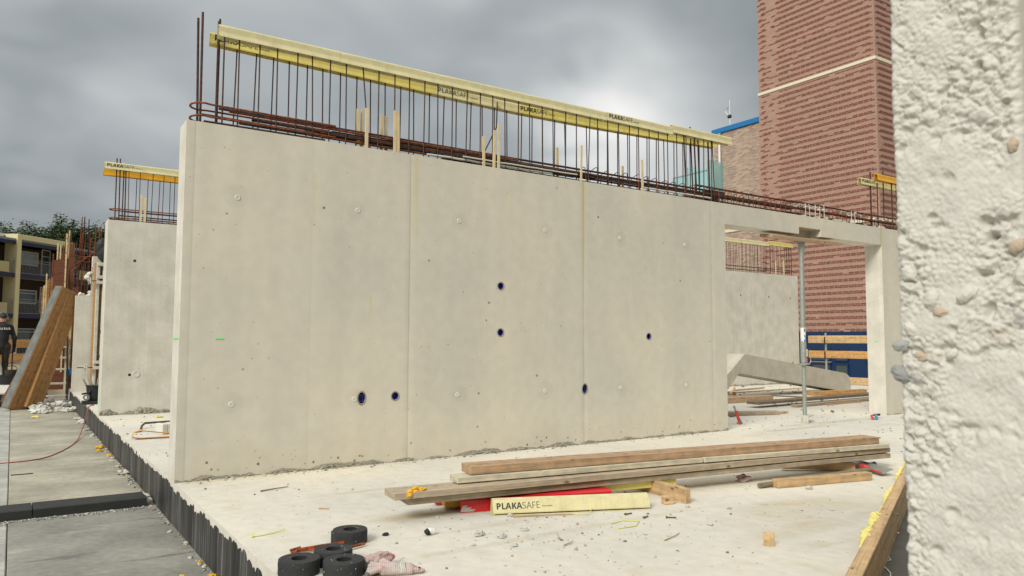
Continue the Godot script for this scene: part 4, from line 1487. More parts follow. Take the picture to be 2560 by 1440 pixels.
# ---------------------------------------------------------------- beyond the site
func far_town() -> void:
	var dx := Vector3(0.6934, 0, -0.7206)
	var frame := Transform3D(Basis(dx, Vector3.UP, Vector3(0.7206, 0, 0.6934)), Vector3(-0.7, 0, -54.3))
	var o := thing("apartment_building", "low apartment building with cream portal frames, navy gallery edges and dark brown walls", "building", frame)
	var g := Geo.new()
	g.span(Vector3(-26, -0.7, -9), Vector3(30, 7.3, -1.6))
	part("wall", g, M.brown_wall, o)
	g = Geo.new()
	g.span(Vector3(-26, 7.5, -9.2), Vector3(30, 7.66, -0.1), 0.02)
	var roof := part("roof", g, M.rail_grey, o)
	g = Geo.new()
	g.span(Vector3(-26, 7.28, -0.22), Vector3(30, 7.499, -0.12), 0.01)
	part("fascia", g, M.navy, o)
	for f in 3:
		var fl := 5.3 - 2.715 * f
		g = Geo.new()
		g.span(Vector3(-26, fl - 0.2, -1.599), Vector3(30, fl, -0.14))
		part("gallery_floor", g, M.cream_dark, o)
		g = Geo.new()
		g.span(Vector3(-26, fl - 0.25, -0.138), Vector3(30, fl + 0.02, -0.08), 0.01)
		part("gallery_edge", g, M.navy, o)
	for bay in range(-2, 4):
		var u0 := 8.6 * bay
		# the portal frame
		g = Geo.new()
		g.span(Vector3(u0 - 0.36, -0.6, -1.0), Vector3(u0, 7.98, 0.0), 0.02)
		g.span(Vector3(u0 - 0.001, 7.62, -1.0), Vector3(u0 + 4.4, 7.98, -0.002), 0.02)
		g.span(Vector3(u0 + 4.399, -0.6, -1.0), Vector3(u0 + 4.75, 7.98, 0.0), 0.02)
		part("portal_frame", g, M.cream, o)
		for f in 3:
			var fl := 5.3 - 2.715 * f
			# bay inside the portal: door, plaque, window
			g = Geo.new()
			g.span(Vector3(u0 + 0.42, fl + 0.02, -1.598), Vector3(u0 + 0.98, fl + 2.15, -1.55), 0.01)
			part("door", g, M.dark, o)
			g = Geo.new()
			g.tube([Vector3(u0 + 0.28, fl, -1.5), Vector3(u0 + 0.28, fl + 2.2, -1.5)], 0.05, 8)
			part("downpipe", g, M.rail_grey, o)
			g = Geo.new()
			g.span(Vector3(u0 + 0.98, fl + 1.22, -1.599), Vector3(u0 + 1.14, fl + 1.36, -1.58))
			part("plaque", g, M.white, o)
			window(o, Vector3(u0 + 1.36, fl + 0.82, -1.6), 1.74, 0.98, M.glass_pale if f == 0 else M.glass_dark)
			window(o, Vector3(u0 + 3.4, fl + 0.2, -1.6), 0.8, 1.9, M.glass_dark)
			# bay outside the portal: glazed front with curtains, cream parapet
			window(o, Vector3(u0 + 4.9, fl + 0.55, -1.6), 2.2, 1.55, M.curtain)
			g = Geo.new()
			g.span(Vector3(u0 + 7.2, fl, -1.598), Vector3(u0 + 8.1, fl + 2.15, -1.54), 0.01)
			part("door", g, M.dark, o)
			g = Geo.new()
			g.span(Vector3(u0 + 5.2, fl + 0.05, -0.11), Vector3(u0 + 7.75, fl + 0.74, -0.07), 0.01)
			part("parapet", g, M.cream_dark, o)
			# railing with its bars
			for e in [[u0 + 0.05, u0 + 4.35], [u0 + 7.76, u0 + 8.22], [u0 + 4.8, u0 + 5.18]]:
				g = Geo.new()
				g.span(Vector3(e[0], fl + 0.86, -0.12), Vector3(e[1], fl + 0.895, -0.08))
				var rail := part("railing", g, M.rail_grey, o)
				for yy in [0.06, 1.0]:
					g = Geo.new()
					g.span(Vector3(e[0], fl + yy, -0.12), Vector3(e[1], fl + yy + 0.035, -0.08))
					part("rail", g, M.rail_grey, rail)
				if bay < -1 or bay > 1:
					continue
				var bars := int((e[1] - e[0]) / 0.115)
				for k in bars:
					g = Geo.new()
					var x: float = e[0] + (k + 0.5) * (e[1] - e[0]) / bars
					g.span(Vector3(x - 0.009, fl + 0.095, -0.109), Vector3(x + 0.009, fl + 0.86, -0.091))
					part("baluster", g, M.rail_grey, rail)
	# vent and hatch on the roof
	g = Geo.new()
	g.lathe(Transform3D(Basis(), Vector3(0.15, 7.66, -2.2)), [Vector2(0, 0.95), Vector2(0.34, 0.95), Vector2(0.36, 0.85), Vector2(0.30, 0.82), Vector2(0.36, 0.74), Vector2(0.30, 0.71), Vector2(0.36, 0.62), Vector2(0.30, 0.58), Vector2(0.36, 0.5), Vector2(0.36, 0.0)], 20)
	part("roof_vent", g, M.galv, roof)
	g = Geo.new()
	g.box(Transform3D(Basis(Vector3.BACK, 0.14), Vector3(-0.85, 7.86, -1.6)), Vector3(1.3, 0.14, 1.2), 0.02)
	part("roof_hatch", g, M.white, roof)

	# a row of poplars behind the flats
	rng.seed = 71
	var meshes := []
	for k in 3:
		meshes.append([poplar(700 + k), poplar_trunk(700 + k)])
	for k in 46:
		var along_row := -13.0 + (k % 23) * 1.55 + (0.7 if k > 22 else 0.0) + rng.randf_range(-0.5, 0.5)
		var p := Vector3(-0.973, 0, 5.6555) + Vector3(0.556, 0, -0.831) * (88.0 + rng.randf_range(-2, 2) + (7.0 if k > 22 else 0.0)) + Vector3(0.831, 0, 0.556) * (-61.5 + (along_row + 11.5) * 0.50)
		p.y = -0.6
		var t := thing("poplar_tree", "tall dark green poplar in the row behind the apartment building", "tree", Transform3D(Basis(Vector3.UP, rng.randf() * TAU).scaled(Vector3(1.45, rng.randf_range(0.97, 1.07), 1.45)), p), "poplars behind the apartment building")
		part("crown", meshes[k % 3][0], M.leaf, t)
		part("trunk", meshes[k % 3][1], M.bark, t)


func window(parent: Node, p: Vector3, w: float, h: float, pane: Material) -> void:
	var g := Geo.new()
	var t := 0.07
	g.span(p, p + Vector3(w, t, 0.07), 0.008)
	g.span(p + Vector3(0, h - t, 0), p + Vector3(w, h, 0.07), 0.008)
	g.span(p + Vector3(0, t, 0), p + Vector3(t, h - t, 0.07), 0.008)
	g.span(p + Vector3(w - t, t, 0), p + Vector3(w, h - t, 0.07), 0.008)
	g.span(p + Vector3(t, h * 0.72, 0), p + Vector3(w - t, h * 0.72 + t * 0.8, 0.065), 0.008)
	if w > 1.9:
		g.span(p + Vector3(w * 0.5 - t * 0.5, t, 0), p + Vector3(w * 0.5 + t * 0.5, h * 0.72, 0.065), 0.008)
	var o := part("window", g, M.white_frame, parent)
	g = Geo.new()
	g.span(p + Vector3(t * 0.5, t * 0.5, 0.005), p + Vector3(w - t * 0.5, h - t * 0.5, 0.03))
	part("pane", g, pane, o)


# narrow crown of leaf sprays round rising limbs
func poplar(sd: int) -> ArrayMesh:
	var r := RandomNumberGenerator.new()
	r.seed = sd
	var g := Geo.new()
	g.colored = true
	var tall := 14.6
	for limb in 46:
		var a := r.randf() * TAU
		var y0 := r.randf_range(1.5, tall - 1.6)
		var f := 1.0 - y0 / tall
		var reach := (0.35 + 1.25 * pow(f, 0.7)) * r.randf_range(0.6, 1.15)
		var len := r.randf_range(1.2, 2.6)
		var shade := r.randf_range(0.75, 1.3)
		for k in 100:
			var e := r.randf()
			var out := reach * (0.25 + 0.75 * e) * (1.0 - 0.35 * e * e)
			var p := Vector3(cos(a) * out, minf(y0 + e * len, tall + 0.2), sin(a) * out) + Vector3(r.randfn(0, 0.20), r.randfn(0, 0.24), r.randfn(0, 0.20))
			var s := r.randf_range(0.06, 0.135)
			var b := Basis.from_euler(Vector3(r.randf() * TAU, r.randf() * TAU, 0))
			var tone := r.randf_range(0.8, 1.25) * shade
			g.tint = Color(0.062 * tone, 0.096 * tone, 0.040 * tone)
			g.quad(p + b * Vector3(-s, 0, 0), p + b * Vector3(0, -s * 0.7, 0), p + b * Vector3(s, 0, 0), p + b * Vector3(0, s * 0.7, 0))
	return g.mesh()


func poplar_trunk(sd: int) -> ArrayMesh:
	var r := RandomNumberGenerator.new()
	r.seed = sd
	var g := Geo.new()
	g.tube([Vector3(0, 0, 0), Vector3(0.05, 5, 0.03), Vector3(0, 10, 0), Vector3(0.03, 14, 0)], 0.2, 7, 0.03)
	for k in 14:
		var y := r.randf_range(2, 11)
		var a := r.randf() * TAU
		var d := Vector3(cos(a), 0, sin(a))
		g.tube([Vector3(0, y, 0), Vector3(0, y + 0.7, 0) + d * 0.5, Vector3(0, y + 2.0, 0) + d * 0.9], 0.05, 5, 0.012)
	return g.mesh()


func tower() -> void:
	var o := thing("brick_tower", "tall brick tower with bands of dark red courses and a blue ground floor", "building")
	var tx := 25.1
	var za := -14.42
	var zb := -9.24
	var top := 24.0
	var base := 1.36    # brickwork starts above the blue shop front
	var g := Geo.new()
	g.span(Vector3(tx, base, za), Vector3(tx + 8.0, top, zb))
	part("wall", g, M.brick_pink, o)
	g = Geo.new()
	g.span(Vector3(tx + 0.01, -0.62, za), Vector3(tx + 7.99, base, zb - 0.02))
	part("ground_floor_wall", g, M.blue_panel, o)
	for y in [5.40, 11.42, 17.44]:
		# band of pale stone, a block at a time
		for k in 3:
			g = Geo.new()
			var z0 := za - 0.03 + k * (zb - za + 0.06) / 3.0
			g.span(Vector3(tx - 0.04, y, z0 + 0.004), Vector3(tx + 0.3, y + 0.125, z0 + (zb - za + 0.06) / 3.0 - 0.004), 0.012)
			part("stone_band", g, M.band, o)
		for k in 4:
			g = Geo.new()
			g.span(Vector3(tx + 0.3 + k * 1.9, y, zb - 0.2), Vector3(tx + 0.3 + k * 1.9 + 1.892, y + 0.125, zb + 0.03), 0.012)
			part("stone_band", g, M.band, o)
	# the dark red courses: two in every four, stretchers and headers, a little proud
	var unit := BoxMesh.new()
	unit.size = Vector3(1, 1, 1)
	rng.seed = 83
	var spots := []
	var reds := [M.red_brick, M.red_brick1, M.red_brick2]
	var course := 0.0592
	var row := 0
	var y := base + 0.03
	while y < top - 0.3:
		var inband := false
		for b in [5.36, 11.40, 17.44]:
			if y > b - 0.06 and y < b + 0.20:
				inband = true
		if row % 4 < 2 and not inband:
			for side in 2:
				var s := (0.06 if row % 4 == 0 else 0.17) + (0.0 if side == 0 else 0.02)
				var n := row
				var end := zb - za if side == 0 else 7.9
				while s < end - 0.1:
					var head := rng.randf() < 0.16
					var len := 0.095 if head else 0.195
					var skip := rng.randf() < (0.04 if s > 0.75 or side == 1 else 0.04)
					if side == 0 and s > 4.1 and s < 4.75:
						skip = rng.randf() < 0.66      # efflorescence has bleached them here
					if not skip and s + len < end:
						if side == 0:
							spots.append([Vector3(tx - 0.002, y, zb - s - len * 0.5), Vector3(0.02, 0.038, len), rng.randi() % 3])
						else:
							spots.append([Vector3(tx + s + len * 0.5, y, zb + 0.002), Vector3(len, 0.038, 0.02), rng.randi() % 3])
					s += len + 0.032
					n += 1
		y += course
		row += 1
	var built := 0
	var rest := []
	for e in spots:
		var near: bool = e[0].y < 4.7 and e[0].z > -12.6 and e[0].x < tx + 0.1
		if near and built < 290:
			var m := MeshInstance3D.new()
			m.mesh = unit
			m.material_override = reds[e[2]]
			m.transform = Transform3D(Basis.from_scale(e[1]), e[0])
			hang(m, "brick", o)
			built += 1
		else:
			rest.append(e)
	for tone in 3:
		var mine := rest.filter(func(e): return e[2] == tone)
		var mm := MultiMesh.new()
		mm.transform_format = MultiMesh.TRANSFORM_3D
		mm.mesh = unit
		mm.instance_count = mine.size()
		for k in mine.size():
			mm.set_instance_transform(k, Transform3D(Basis.from_scale(mine[k][1]), mine[k][0]))
		var mi := MultiMeshInstance3D.new()
		mi.multimesh = mm
		mi.material_override = reds[tone]
		hang(mi, "brick_courses", o)
		mi.set_meta("kind", "stuff")
	# blue shop front: frames and panes
	for e in [[-12.2, -11.35], [-11.2, -10.62], [-9.95, -9.3]]:
		for f in [[-0.45, 0.16], [0.24, 0.72]]:
			g = Geo.new()
			var t := 0.05
			g.span(Vector3(tx - 0.05, f[0], e[0]), Vector3(tx + 0.01, f[0] + t, e[1]), 0.005)
			g.span(Vector3(tx - 0.05, f[1] - t, e[0]), Vector3(tx + 0.01, f[1], e[1]), 0.005)
			g.span(Vector3(tx - 0.05, f[0] + t, e[0]), Vector3(tx + 0.01, f[1] - t, e[0] + t), 0.005)
			g.span(Vector3(tx - 0.05, f[0] + t, e[1] - t), Vector3(tx + 0.01, f[1] - t, e[1]), 0.005)
			var fr := part("window", g, M.blue_panel, o)
			g = Geo.new()
			g.span(Vector3(tx - 0.012, f[0] + t * 0.5, e[0] + t * 0.5), Vector3(tx + 0.008, f[1] - t * 0.5, e[1] - t * 0.5))
			part("pane", g, M.glass_dark, fr)
	g = Geo.new()
	g.span(Vector3(tx - 0.07, 0.18, -12.2), Vector3(tx + 0.0, 0.225, -11.3), 0.005)
	part("window_sill", g, M.rail_grey, o)
	for k in 4:
		g = Geo.new()
		g.span(Vector3(tx - 0.03, -0.6 + k * 0.33, -12.62), Vector3(tx + 0.005, -0.31 + k * 0.33, -12.34), 0.006)
		part("brick_pier", g, [M.red_soft, M.band][k % 2], o)

	# lower building joined to it
	var b := thing("brick_building", "lower building of mixed grey-pink brick with a blue roof edge and white drainpipe", "building")
	g = Geo.new()
	g.span(Vector3(25.6, -0.62, -17.33), Vector3(33, 10.5, -14.43))
	part("wall", g, M.brick_mixed, b)
	g = Geo.new()
	g.span(Vector3(25.52, 10.48, -17.42), Vector3(33.1, 10.72, -14.425), 0.02)
	part("roof_edge", g, M.blue_trim, b)
	g = Geo.new()
	g.tube([Vector3(25.5, -0.6, -16.93), Vector3(25.5, 10.2, -16.93)], 0.055, 10)
	var pipe := part("drainpipe", g, M.white, b)
	g = Geo.new()
	g.boxat(Vector3(25.5, 10.3, -16.93), Vector3(0.16, 0.3, 0.2), 0.02)
	part("hopper", g, M.galv, pipe)
	g = Geo.new()
	g.span(Vector3(25.56, 5.86, -17.36), Vector3(25.62, 6.0, -14.425), 0.005)
	part("stone_band", g, M.band, b)
	# sign lamp on a mast
	var mast := thing("roof_mast", "thin white mast with a lantern-like head on the lower building's roof", "mast", at(26.4, 10.72, -17.05))
	g = Geo.new()
	g.tube([Vector3(0, 0, 0), Vector3(0, 1.5, 0)], 0.022, 7)
	part("pole", g, M.white, mast)
	g = Geo.new()
	g.tube([Vector3(0.02, 0.72, -0.02), Vector3(-0.12, 0.95, -0.16), Vector3(0.02, 1.28, -0.02), Vector3(0.02, 0.72, -0.02)], 0.03, 6)
	part("head", g, M.white, mast)
	g = Geo.new()
	g.lump(Transform3D(Basis(), Vector3(0.0, 0.72, -0.02)), Vector3(0.08, 0.1, 0.12), 3, 0.1)
	part("head_base", g, M.dark, mast)
	# roof terrace screened with glass
	var t := thing("glass_balcony", "pale teal glass balcony screens beside the lower brick building", "balcony")
	g = Geo.new()
	g.span(Vector3(24.6, 7.55, -19.2), Vector3(27.5, 7.72, -16.72), 0.02)
	part("balcony_floor", g, M.dark, t)
	for e in [[Vector3(24.62, 7.74, -18.95), Vector3(24.64, 8.62, -18.1)], [Vector3(24.62, 7.74, -18.06), Vector3(24.64, 8.95, -17.6)], [Vector3(24.62, 7.74, -17.56), Vector3(24.64, 8.75, -16.9)], [Vector3(24.66, 7.6, -16.85), Vector3(25.6, 9.1, -16.83)], [Vector3(26.9, 7.74, -18.9), Vector3(26.92, 8.7, -16.9)]]:
		g = Geo.new()
		g.span(e[0], e[1])
		part("glass_pane", g, M.teal_glass, t)
	for e in [[-18.96, 8.62], [-18.08, 8.95], [-17.58, 8.95], [-16.87, 9.1]]:
		g = Geo.new()
		g.span(Vector3(24.61, 7.72, e[0] - 0.015), Vector3(24.65, e[1] + 0.02, e[0] + 0.015))
		part("post", g, M.glass_pale, t)
	g = Geo.new()
	g.span(Vector3(24.60, 8.62, -18.95), Vector3(24.66, 8.66, -16.9))
	part("handrail", g, M.glass_pale, t)


# third wall with its notch, and the shuttering beside it
func third_wall() -> void:
	var zf := -10.5
	var o := thing("concrete_wall", "third concrete wall farther back with a foam-edged notch cut in its upper corner", "wall")
	var g := Geo.new()
	var poly := PackedVector2Array([Vector2(-0.015, 0), Vector2(9, 0), Vector2(9, 2.56), Vector2(0.24, 2.56), Vector2(0.235, 1.84), Vector2(0.2, 1.81), Vector2(-0.015, 1.80)])
	g.prism(Transform3D(Basis(), Vector3(0, 0, zf)), poly, -TH, 0.0)
	var m: StandardMaterial3D = M.concrete_cool
	part("wall_core", g, m, o)
	rng.seed = 19
	for k in 14:
		g = Geo.new()
		var p := [Vector3(0.05 + 0.16 * rng.randf(), 1.81, zf - 0.08), Vector3(0.225, 1.85 + 0.35 * rng.randf(), zf - 0.1), Vector3(0.13 + 0.1 * rng.randf(), 2.14 + 0.12 * rng.randf(), zf - 0.05)][k % 3] as Vector3
		g.lump(Transform3D(Basis(), p), Vector3(rng.randf_range(0.03, 0.06), rng.randf_range(0.02, 0.06), 0.07), 800 + k, 0.5)
		part("foam_edge", g, M.cement_white, o)
	for k in 5:
		g = Geo.new()
		g.tube([Vector3(0.03 + k * 0.05, 1.78, zf - 0.12), Vector3(0.0 + k * 0.06, 2.25 + 0.1 * (k % 3), zf - 0.1 + 0.02 * k)], 0.009, 6)
		part("starter_bar", g, M.bar_dark, o)

	# steel-framed shuttering standing against its face
	var f := thing("formwork_panel", "pale steel formwork frame with plywood edge, standing between the third and second walls", "formwork", at(0.30, 0, zf + 0.02))
	g = Geo.new()
	g.span(Vector3(-0.035, 0.02, 0.0), Vector3(2.6, 2.42, 0.021), 0.002)
	part("plywood", g, M["wood_orange1"], f)
	for x in [0.0, 0.10, 0.85, 1.7, 2.5]:
		g = Geo.new()
		g.span(Vector3(x, 0.02, 0.022), Vector3(x + 0.055, 2.44, 0.13), 0.006)
		part("upright", g, M.form_steel, f)
	for y in [0.42, 0.52, 2.02, 2.12, 2.36, 0.02]:
		g = Geo.new()
		g.span(Vector3(0.0, y, 0.131), Vector3(2.6, y + 0.06, 0.2), 0.006)
		part("waler", g, M.form_steel, f)
	g = Geo.new()
	g.tube([Vector3(0.12, 0.1, 0.23), Vector3(0.12, 2.3, 0.23)], 0.016, 8)
	part("brace_tube", g, M.galv, f)
	g = Geo.new()
	g.tube([Vector3(0.05, 0.75, 0.24), Vector3(0.2, 0.45, 0.24)], 0.012, 7)
	part("brace_tube", g, M.bar_dark, f)
	g = Geo.new()
	g.boxat(Vector3(0.12, 1.12, 0.23), Vector3(0.06, 0.08, 0.05), 0.01)
	part("coupler", g, M.bar_dark, f)
	for y in [0.455, 2.075]:
		g = Geo.new()
		g.tube([Vector3(-0.26, y, 0.16), Vector3(0.4, y, 0.16)], 0.009, 7)
		var rod := part("tie_rod", g, M.bar_dark, f)
		g = Geo.new()
		g.boxat(Vector3(-0.10, y, 0.16), Vector3(0.02, 0.11, 0.11), 0.004)
		g.lathe(Transform3D(Basis(Vector3.BACK, PI / 2), Vector3(-0.12, y, 0.16)), [Vector2(0, 0.03), Vector2(0.026, 0.03), Vector2(0.026, -0.03), Vector2(0.0, -0.03)], 8)
		g.box(Transform3D(Basis(Vector3.RIGHT, 0.5), Vector3(-0.125, y, 0.16)), Vector3(0.015, 0.15, 0.03), 0.004)
		part("wing_nut", g, M.form_steel, rod)
	# black bag slung over its head
	g = Geo.new()
	g.lump(Transform3D(Basis(), Vector3(0.42, 2.68, zf + 0.12)), Vector3(0.16, 0.24, 0.12), 9, 0.25, 8, 12)
	single("tool_bag", "black bag slung over the head of the pale formwork frame", "bag", g, M.black)


# ---------------------------------------------------------------- things on the site
# a board between two points of its top edge's centre line; size (thickness, width)
func board(base: String, label: String, a: Vector3, b: Vector3, thick: float, wide: float, mat: Material, group := "", category := "plank", roll := 0.0) -> MeshInstance3D:
	var xf := along(a, b)
	xf.basis = xf.basis * Basis(Vector3.RIGHT, roll)
	var g := Geo.new()
	g.box(Transform3D(), Vector3(a.distance_to(b), thick, wide), 0.003)
	xf.origin -= Vector3.UP * thick * 0.5 if roll == 0.0 else Vector3.ZERO
	return single(base, label, category, g, mat, xf, group)


func doorway_things() -> void:
	# adjustable steel prop under the lintel
	var px := 7.218
	var o := thing("steel_prop", "grey telescopic steel prop under the lintel, blue and white sticker on its tube", "prop", at(px, 0.03, -0.06))
	var g := Geo.new()
	g.tube([Vector3(0, 0.96, 0), Vector3(0.004, 2.2, 0)], 0.030, 14)
	part("outer_tube", g, M.galv, o)
	g = Geo.new()
	g.lathe(Transform3D(Basis(), Vector3(0.004, 2.02, 0)), [Vector2(0.031, 0.0), Vector2(0.044, 0.17), Vector2(0.044, 0.185)], 14)
	part("head_cone", g, M.galv, o)
	g = Geo.new()
	g.boxat(Vector3(0.004, 2.213, 0), Vector3(0.15, 0.012, 0.15), 0.002)
	part("head_plate", g, M.galv, o)
	g = Geo.new()
	g.tube([Vector3(0, 0.03, 0), Vector3(0, 0.97, 0)], 0.024, 12)
	var inner := part("inner_tube", g, M.galv, o)
	for k in 7:
		g = Geo.new()
		g.lathe(Transform3D(Basis(Vector3(0, 0, -1), Vector3(1, 0, 0), Vector3(0, -1, 0)), Vector3(0.0235, 0.15 + 0.1 * k, 0.004)), [Vector2(0, 0.002), Vector2(0.007, 0.002), Vector2(0.008, 0)], 10)
		part("pin_hole", g, M.black, inner)
	g = Geo.new()
	g.lathe(Transform3D(Basis(), Vector3(0, 0.70, 0)), [Vector2(0.0, 0.0), Vector2(0.036, 0.0), Vector2(0.036, 0.26), Vector2(0.031, 0.27)], 14)
	part("thread_sleeve", g, M.galv, o)
	g = Geo.new()
	var ring := []
	for k in 17:
		ring.append(Vector3(0.062 * cos(TAU * k / 16.0), 0.685, 0.062 * sin(TAU * k / 16.0)))
	g.tube(ring, 0.009, 7)
	g.tube([Vector3(0.06, 0.685, 0.0), Vector3(0.11, 0.69, 0.01), Vector3(0.135, 0.73, 0.01), Vector3(0.12, 0.77, 0.01)], 0.007, 7)
	part("handle_ring", g, M.galv, o)
	g = Geo.new()
	g.lathe(Transform3D(Basis(), Vector3(0.001, 0.955, 0)), [Vector2(0.0312, 0.0), Vector2(0.0316, 0.18), Vector2(0.0312, 0.181)], 16)
	var st := part("sticker", g, M.white, o)
	rng.seed = 6
	for k in 16:
		g = Geo.new()
		var a := 0.2 + 1.9 * rng.randf() 
		g.box(Transform3D(Basis(Vector3.UP, PI / 2 - a) * Basis(Vector3.BACK, rng.randf_range(-0.6, 0.6)), Vector3(0.0315 * cos(a), 0.965 + 0.16 * rng.randf(), 0.0315 * sin(a))), Vector3(0.014, 0.02, 0.002))
		part("print", g, M.blue_trim, st)
	# short length of steel channel it stands in
	g = Geo.new()
	var poly := PackedVector2Array([Vector2(-0.10, -0.03), Vector2(0.10, -0.03), Vector2(0.10, 0.055), Vector2(0.088, 0.055), Vector2(0.088, -0.016), Vector2(-0.088, -0.016), Vector2(-0.088, 0.055), Vector2(-0.10, 0.055)])
	poly = PackedVector2Array([Vector2(-0.11, -0.03), Vector2(0.11, -0.03), Vector2(0.11, 0.055), Vector2(-0.11, 0.055)])
	g.span(Vector3(-0.13, 0.0, -0.075), Vector3(0.13, 0.012, 0.075), 0.003)
	g.span(Vector3(-0.13, 0.075, -0.075), Vector3(0.13, 0.087, 0.075), 0.003)
	g.span(Vector3(-0.13, 0.012, -0.006), Vector3(0.13, 0.075, 0.006))
	g.span(Vector3(-0.13, 0.012, -0.075), Vector3(-0.118, 0.075, 0.075), 0.002)
	single("base_block", "stubby grey steel channel on the slab under the prop's foot", "base block", g, M.form_steel, at(px, 0.001, -0.06, 0.35))
	# plank wedged between prop and lintel
	g = Geo.new()
	g.box(Transform3D(), Vector3(1.33, 0.045, 0.19), 0.006)
	single("head_plank", "short warped plank wedged between the steel prop and the lintel", "plank", g, M["wood_tan1"], Transform3D(Basis(Vector3.UP, -0.03) * Basis(Vector3.RIGHT, 0.16), Vector3(7.22, 2.272, -0.06)))

	# bent precast element lying on its side
	g = Geo.new()
	poly = PackedVector2Array([Vector2(9.749, 0.734), Vector2(12.78, 0.335), Vector2(12.90, 0.27), Vector2(12.955, 0.112), Vector2(12.93, 0.0), Vector2(12.80, -0.03), Vector2(9.591, 0.402), Vector2(9.40, 0.22), Vector2(9.1, -0.03), Vector2(8.75, -0.02)])
	g.prism(Transform3D(Basis(), Vector3(0, 0.035, -3.0)), poly, -0.55, 0.0)
	single("precast_beam", "bent grey precast concrete piece lying like a low gable behind the doorway", "concrete piece", g, M.precast)

	# timber lying about behind the doorway
	var grp := "loose timber behind the doorway"
	board("timber_plank", "long weathered grey board lying behind the prop's foot", Vector3(8.3, 0.09, -1.70), Vector3(12.6, 0.09, -1.92), 0.04, 0.22, M["wood_dark0"], grp)
	board("timber_plank", "narrow board under the edge of the long grey one", Vector3(8.9, 0.04, -1.42), Vector3(12.4, 0.045, -1.62), 0.035, 0.10, M["wood_grey1"], grp)
	board("timber_plank", "orange board carrying the low end of the bent precast piece", Vector3(11.3, 0.07, -2.80), Vector3(12.75, 0.08, -2.62), 0.07, 0.16, M["wood_orange0"], grp)
	board("timber_plank", "stout brown beam end beside the doorway's near jamb", Vector3(8.2, 0.09, -2.50), Vector3(9.62, 0.09, -2.42), 0.09, 0.20, M["wood_tan2"], grp)
	board("timber_plank", "dark plank lying behind the stout brown beam end", Vector3(8.6, 0.14, -3.05), Vector3(9.35, 0.13, -2.95), 0.05, 0.2, M["wood_dark2"], grp)
	board("timber_plank", "pale-topped plank running out from the near jamb toward the pliers", Vector3(6.3, 0.06, -1.35), Vector3(7.75, 0.05, -0.86), 0.05, 0.12, M["wood_grey2"], grp)
	board("timber_plank", "thin ochre lath end poking past the pale-topped plank", Vector3(7.2, 0.03, -1.05), Vector3(8.02, 0.03, -0.90), 0.025, 0.05, M["wood_fresh1"], grp)
	board("timber_plank", "dark thin strip tilted behind the prop", Vector3(9.6, 0.10, -2.35), Vector3(10.4, 0.05, -2.15), 0.02, 0.05, M["wood_dark1"], grp)
	board("timber_plank", "slim brown batten near the second wall's foot", Vector3(11.0, 0.03, -4.3), Vector3(12.2, 0.03, -4.5), 0.02, 0.05, M["wood_tan0"], grp)
	board("timber_plank", "long pale stick lying before the second wall", Vector3(10.6, 0.025, -3.9), Vector3(13.0, 0.02, -4.1), 0.018, 0.04, M["wood_fresh0"], grp)
	board("timber_plank", "short dark stick under the pale-topped plank", Vector3(6.9, 0.02, -0.95), Vector3(7.35, 0.045, -1.1), 0.02, 0.03, M["wood_dark0"], grp)
	board("timber_plank", "splintered orange offcut before the stout brown beam end", Vector3(9.0, 0.13, -2.7), Vector3(9.35, 0.2, -2.9), 0.012, 0.03, M["wood_orange2"], grp)
	board("timber_plank", "small ochre strip lying along the narrow board", Vector3(9.6, 0.03, -1.35), Vector3(10.6, 0.03, -1.42), 0.02, 0.03, M["wood_orange1"], grp)

	# guard rail along the slab's far side
	o = thing("guard_rail", "timber guard rail with two planks and a toe board beside the blue shop front", "guard rail")
	for e in [[0.955, 1.135, "wood_fresh0"], [0.60, 0.775, "wood_orange1"], [0.0, 0.17, "wood_fresh2"]]:
		var a := Vector3(15.2, (e[0] + e[1]) * 0.5, -5.48)
		var b := Vector3(15.2, (e[0] + e[1]) * 0.5, -1.2)
		g = Geo.new()
		g.box(Transform3D(), Vector3(a.distance_to(b), e[1] - e[0], 0.03), 0.003)
		part("rail_plank", g, M[e[2]], o, along(a, b))
	for z in [-5.05, -2.6]:
		g = Geo.new()
		g.tube([Vector3(15.25, -0.1, z), Vector3(15.25, 1.2, z)], 0.024, 10)
		var post := part("post", g, M.galv, o)
		g = Geo.new()
		for y in [0.66, 1.0]:
			g.boxat(Vector3(15.17, y, z + 0.02), Vector3(0.012, 0.2, 0.03), 0.002)
		part("hook", g, M.bar_dark, post)
	board("timber_plank", "grey batten along the foot of the guard rail", Vector3(15.1, 0.02, -4.5), Vector3(15.05, 0.02, -1.4), 0.05, 0.08, M["wood_grey0"], grp)
	# grit by the second wall
	crumbs("debris", 160, 34, func(r): return Vector3(r.randf_range(8.5, 14.5), 0.008, r.randf_range(-5.2, -0.5)), 0.01, 0.045, [Color(0.3, 0.24, 0.16), Color(0.4, 0.38, 0.33), Color(0.15, 0.12, 0.1), Color(0.42, 0.28, 0.14)])

	# pliers with red and blue grips
	pliers("pincers propped upright by the near jamb, one grip red, one blue", Transform3D(Basis(Vector3.UP, 0.35) * Basis(Vector3.RIGHT, -0.25), Vector3(6.32, 0.0, -0.32)), false)
	pliers("pincers lying flat by the far jamb, one grip red, one blue", Transform3D(Basis(Vector3.UP, 0.25), Vector3(8.18, 0.012, 0.25)), true)


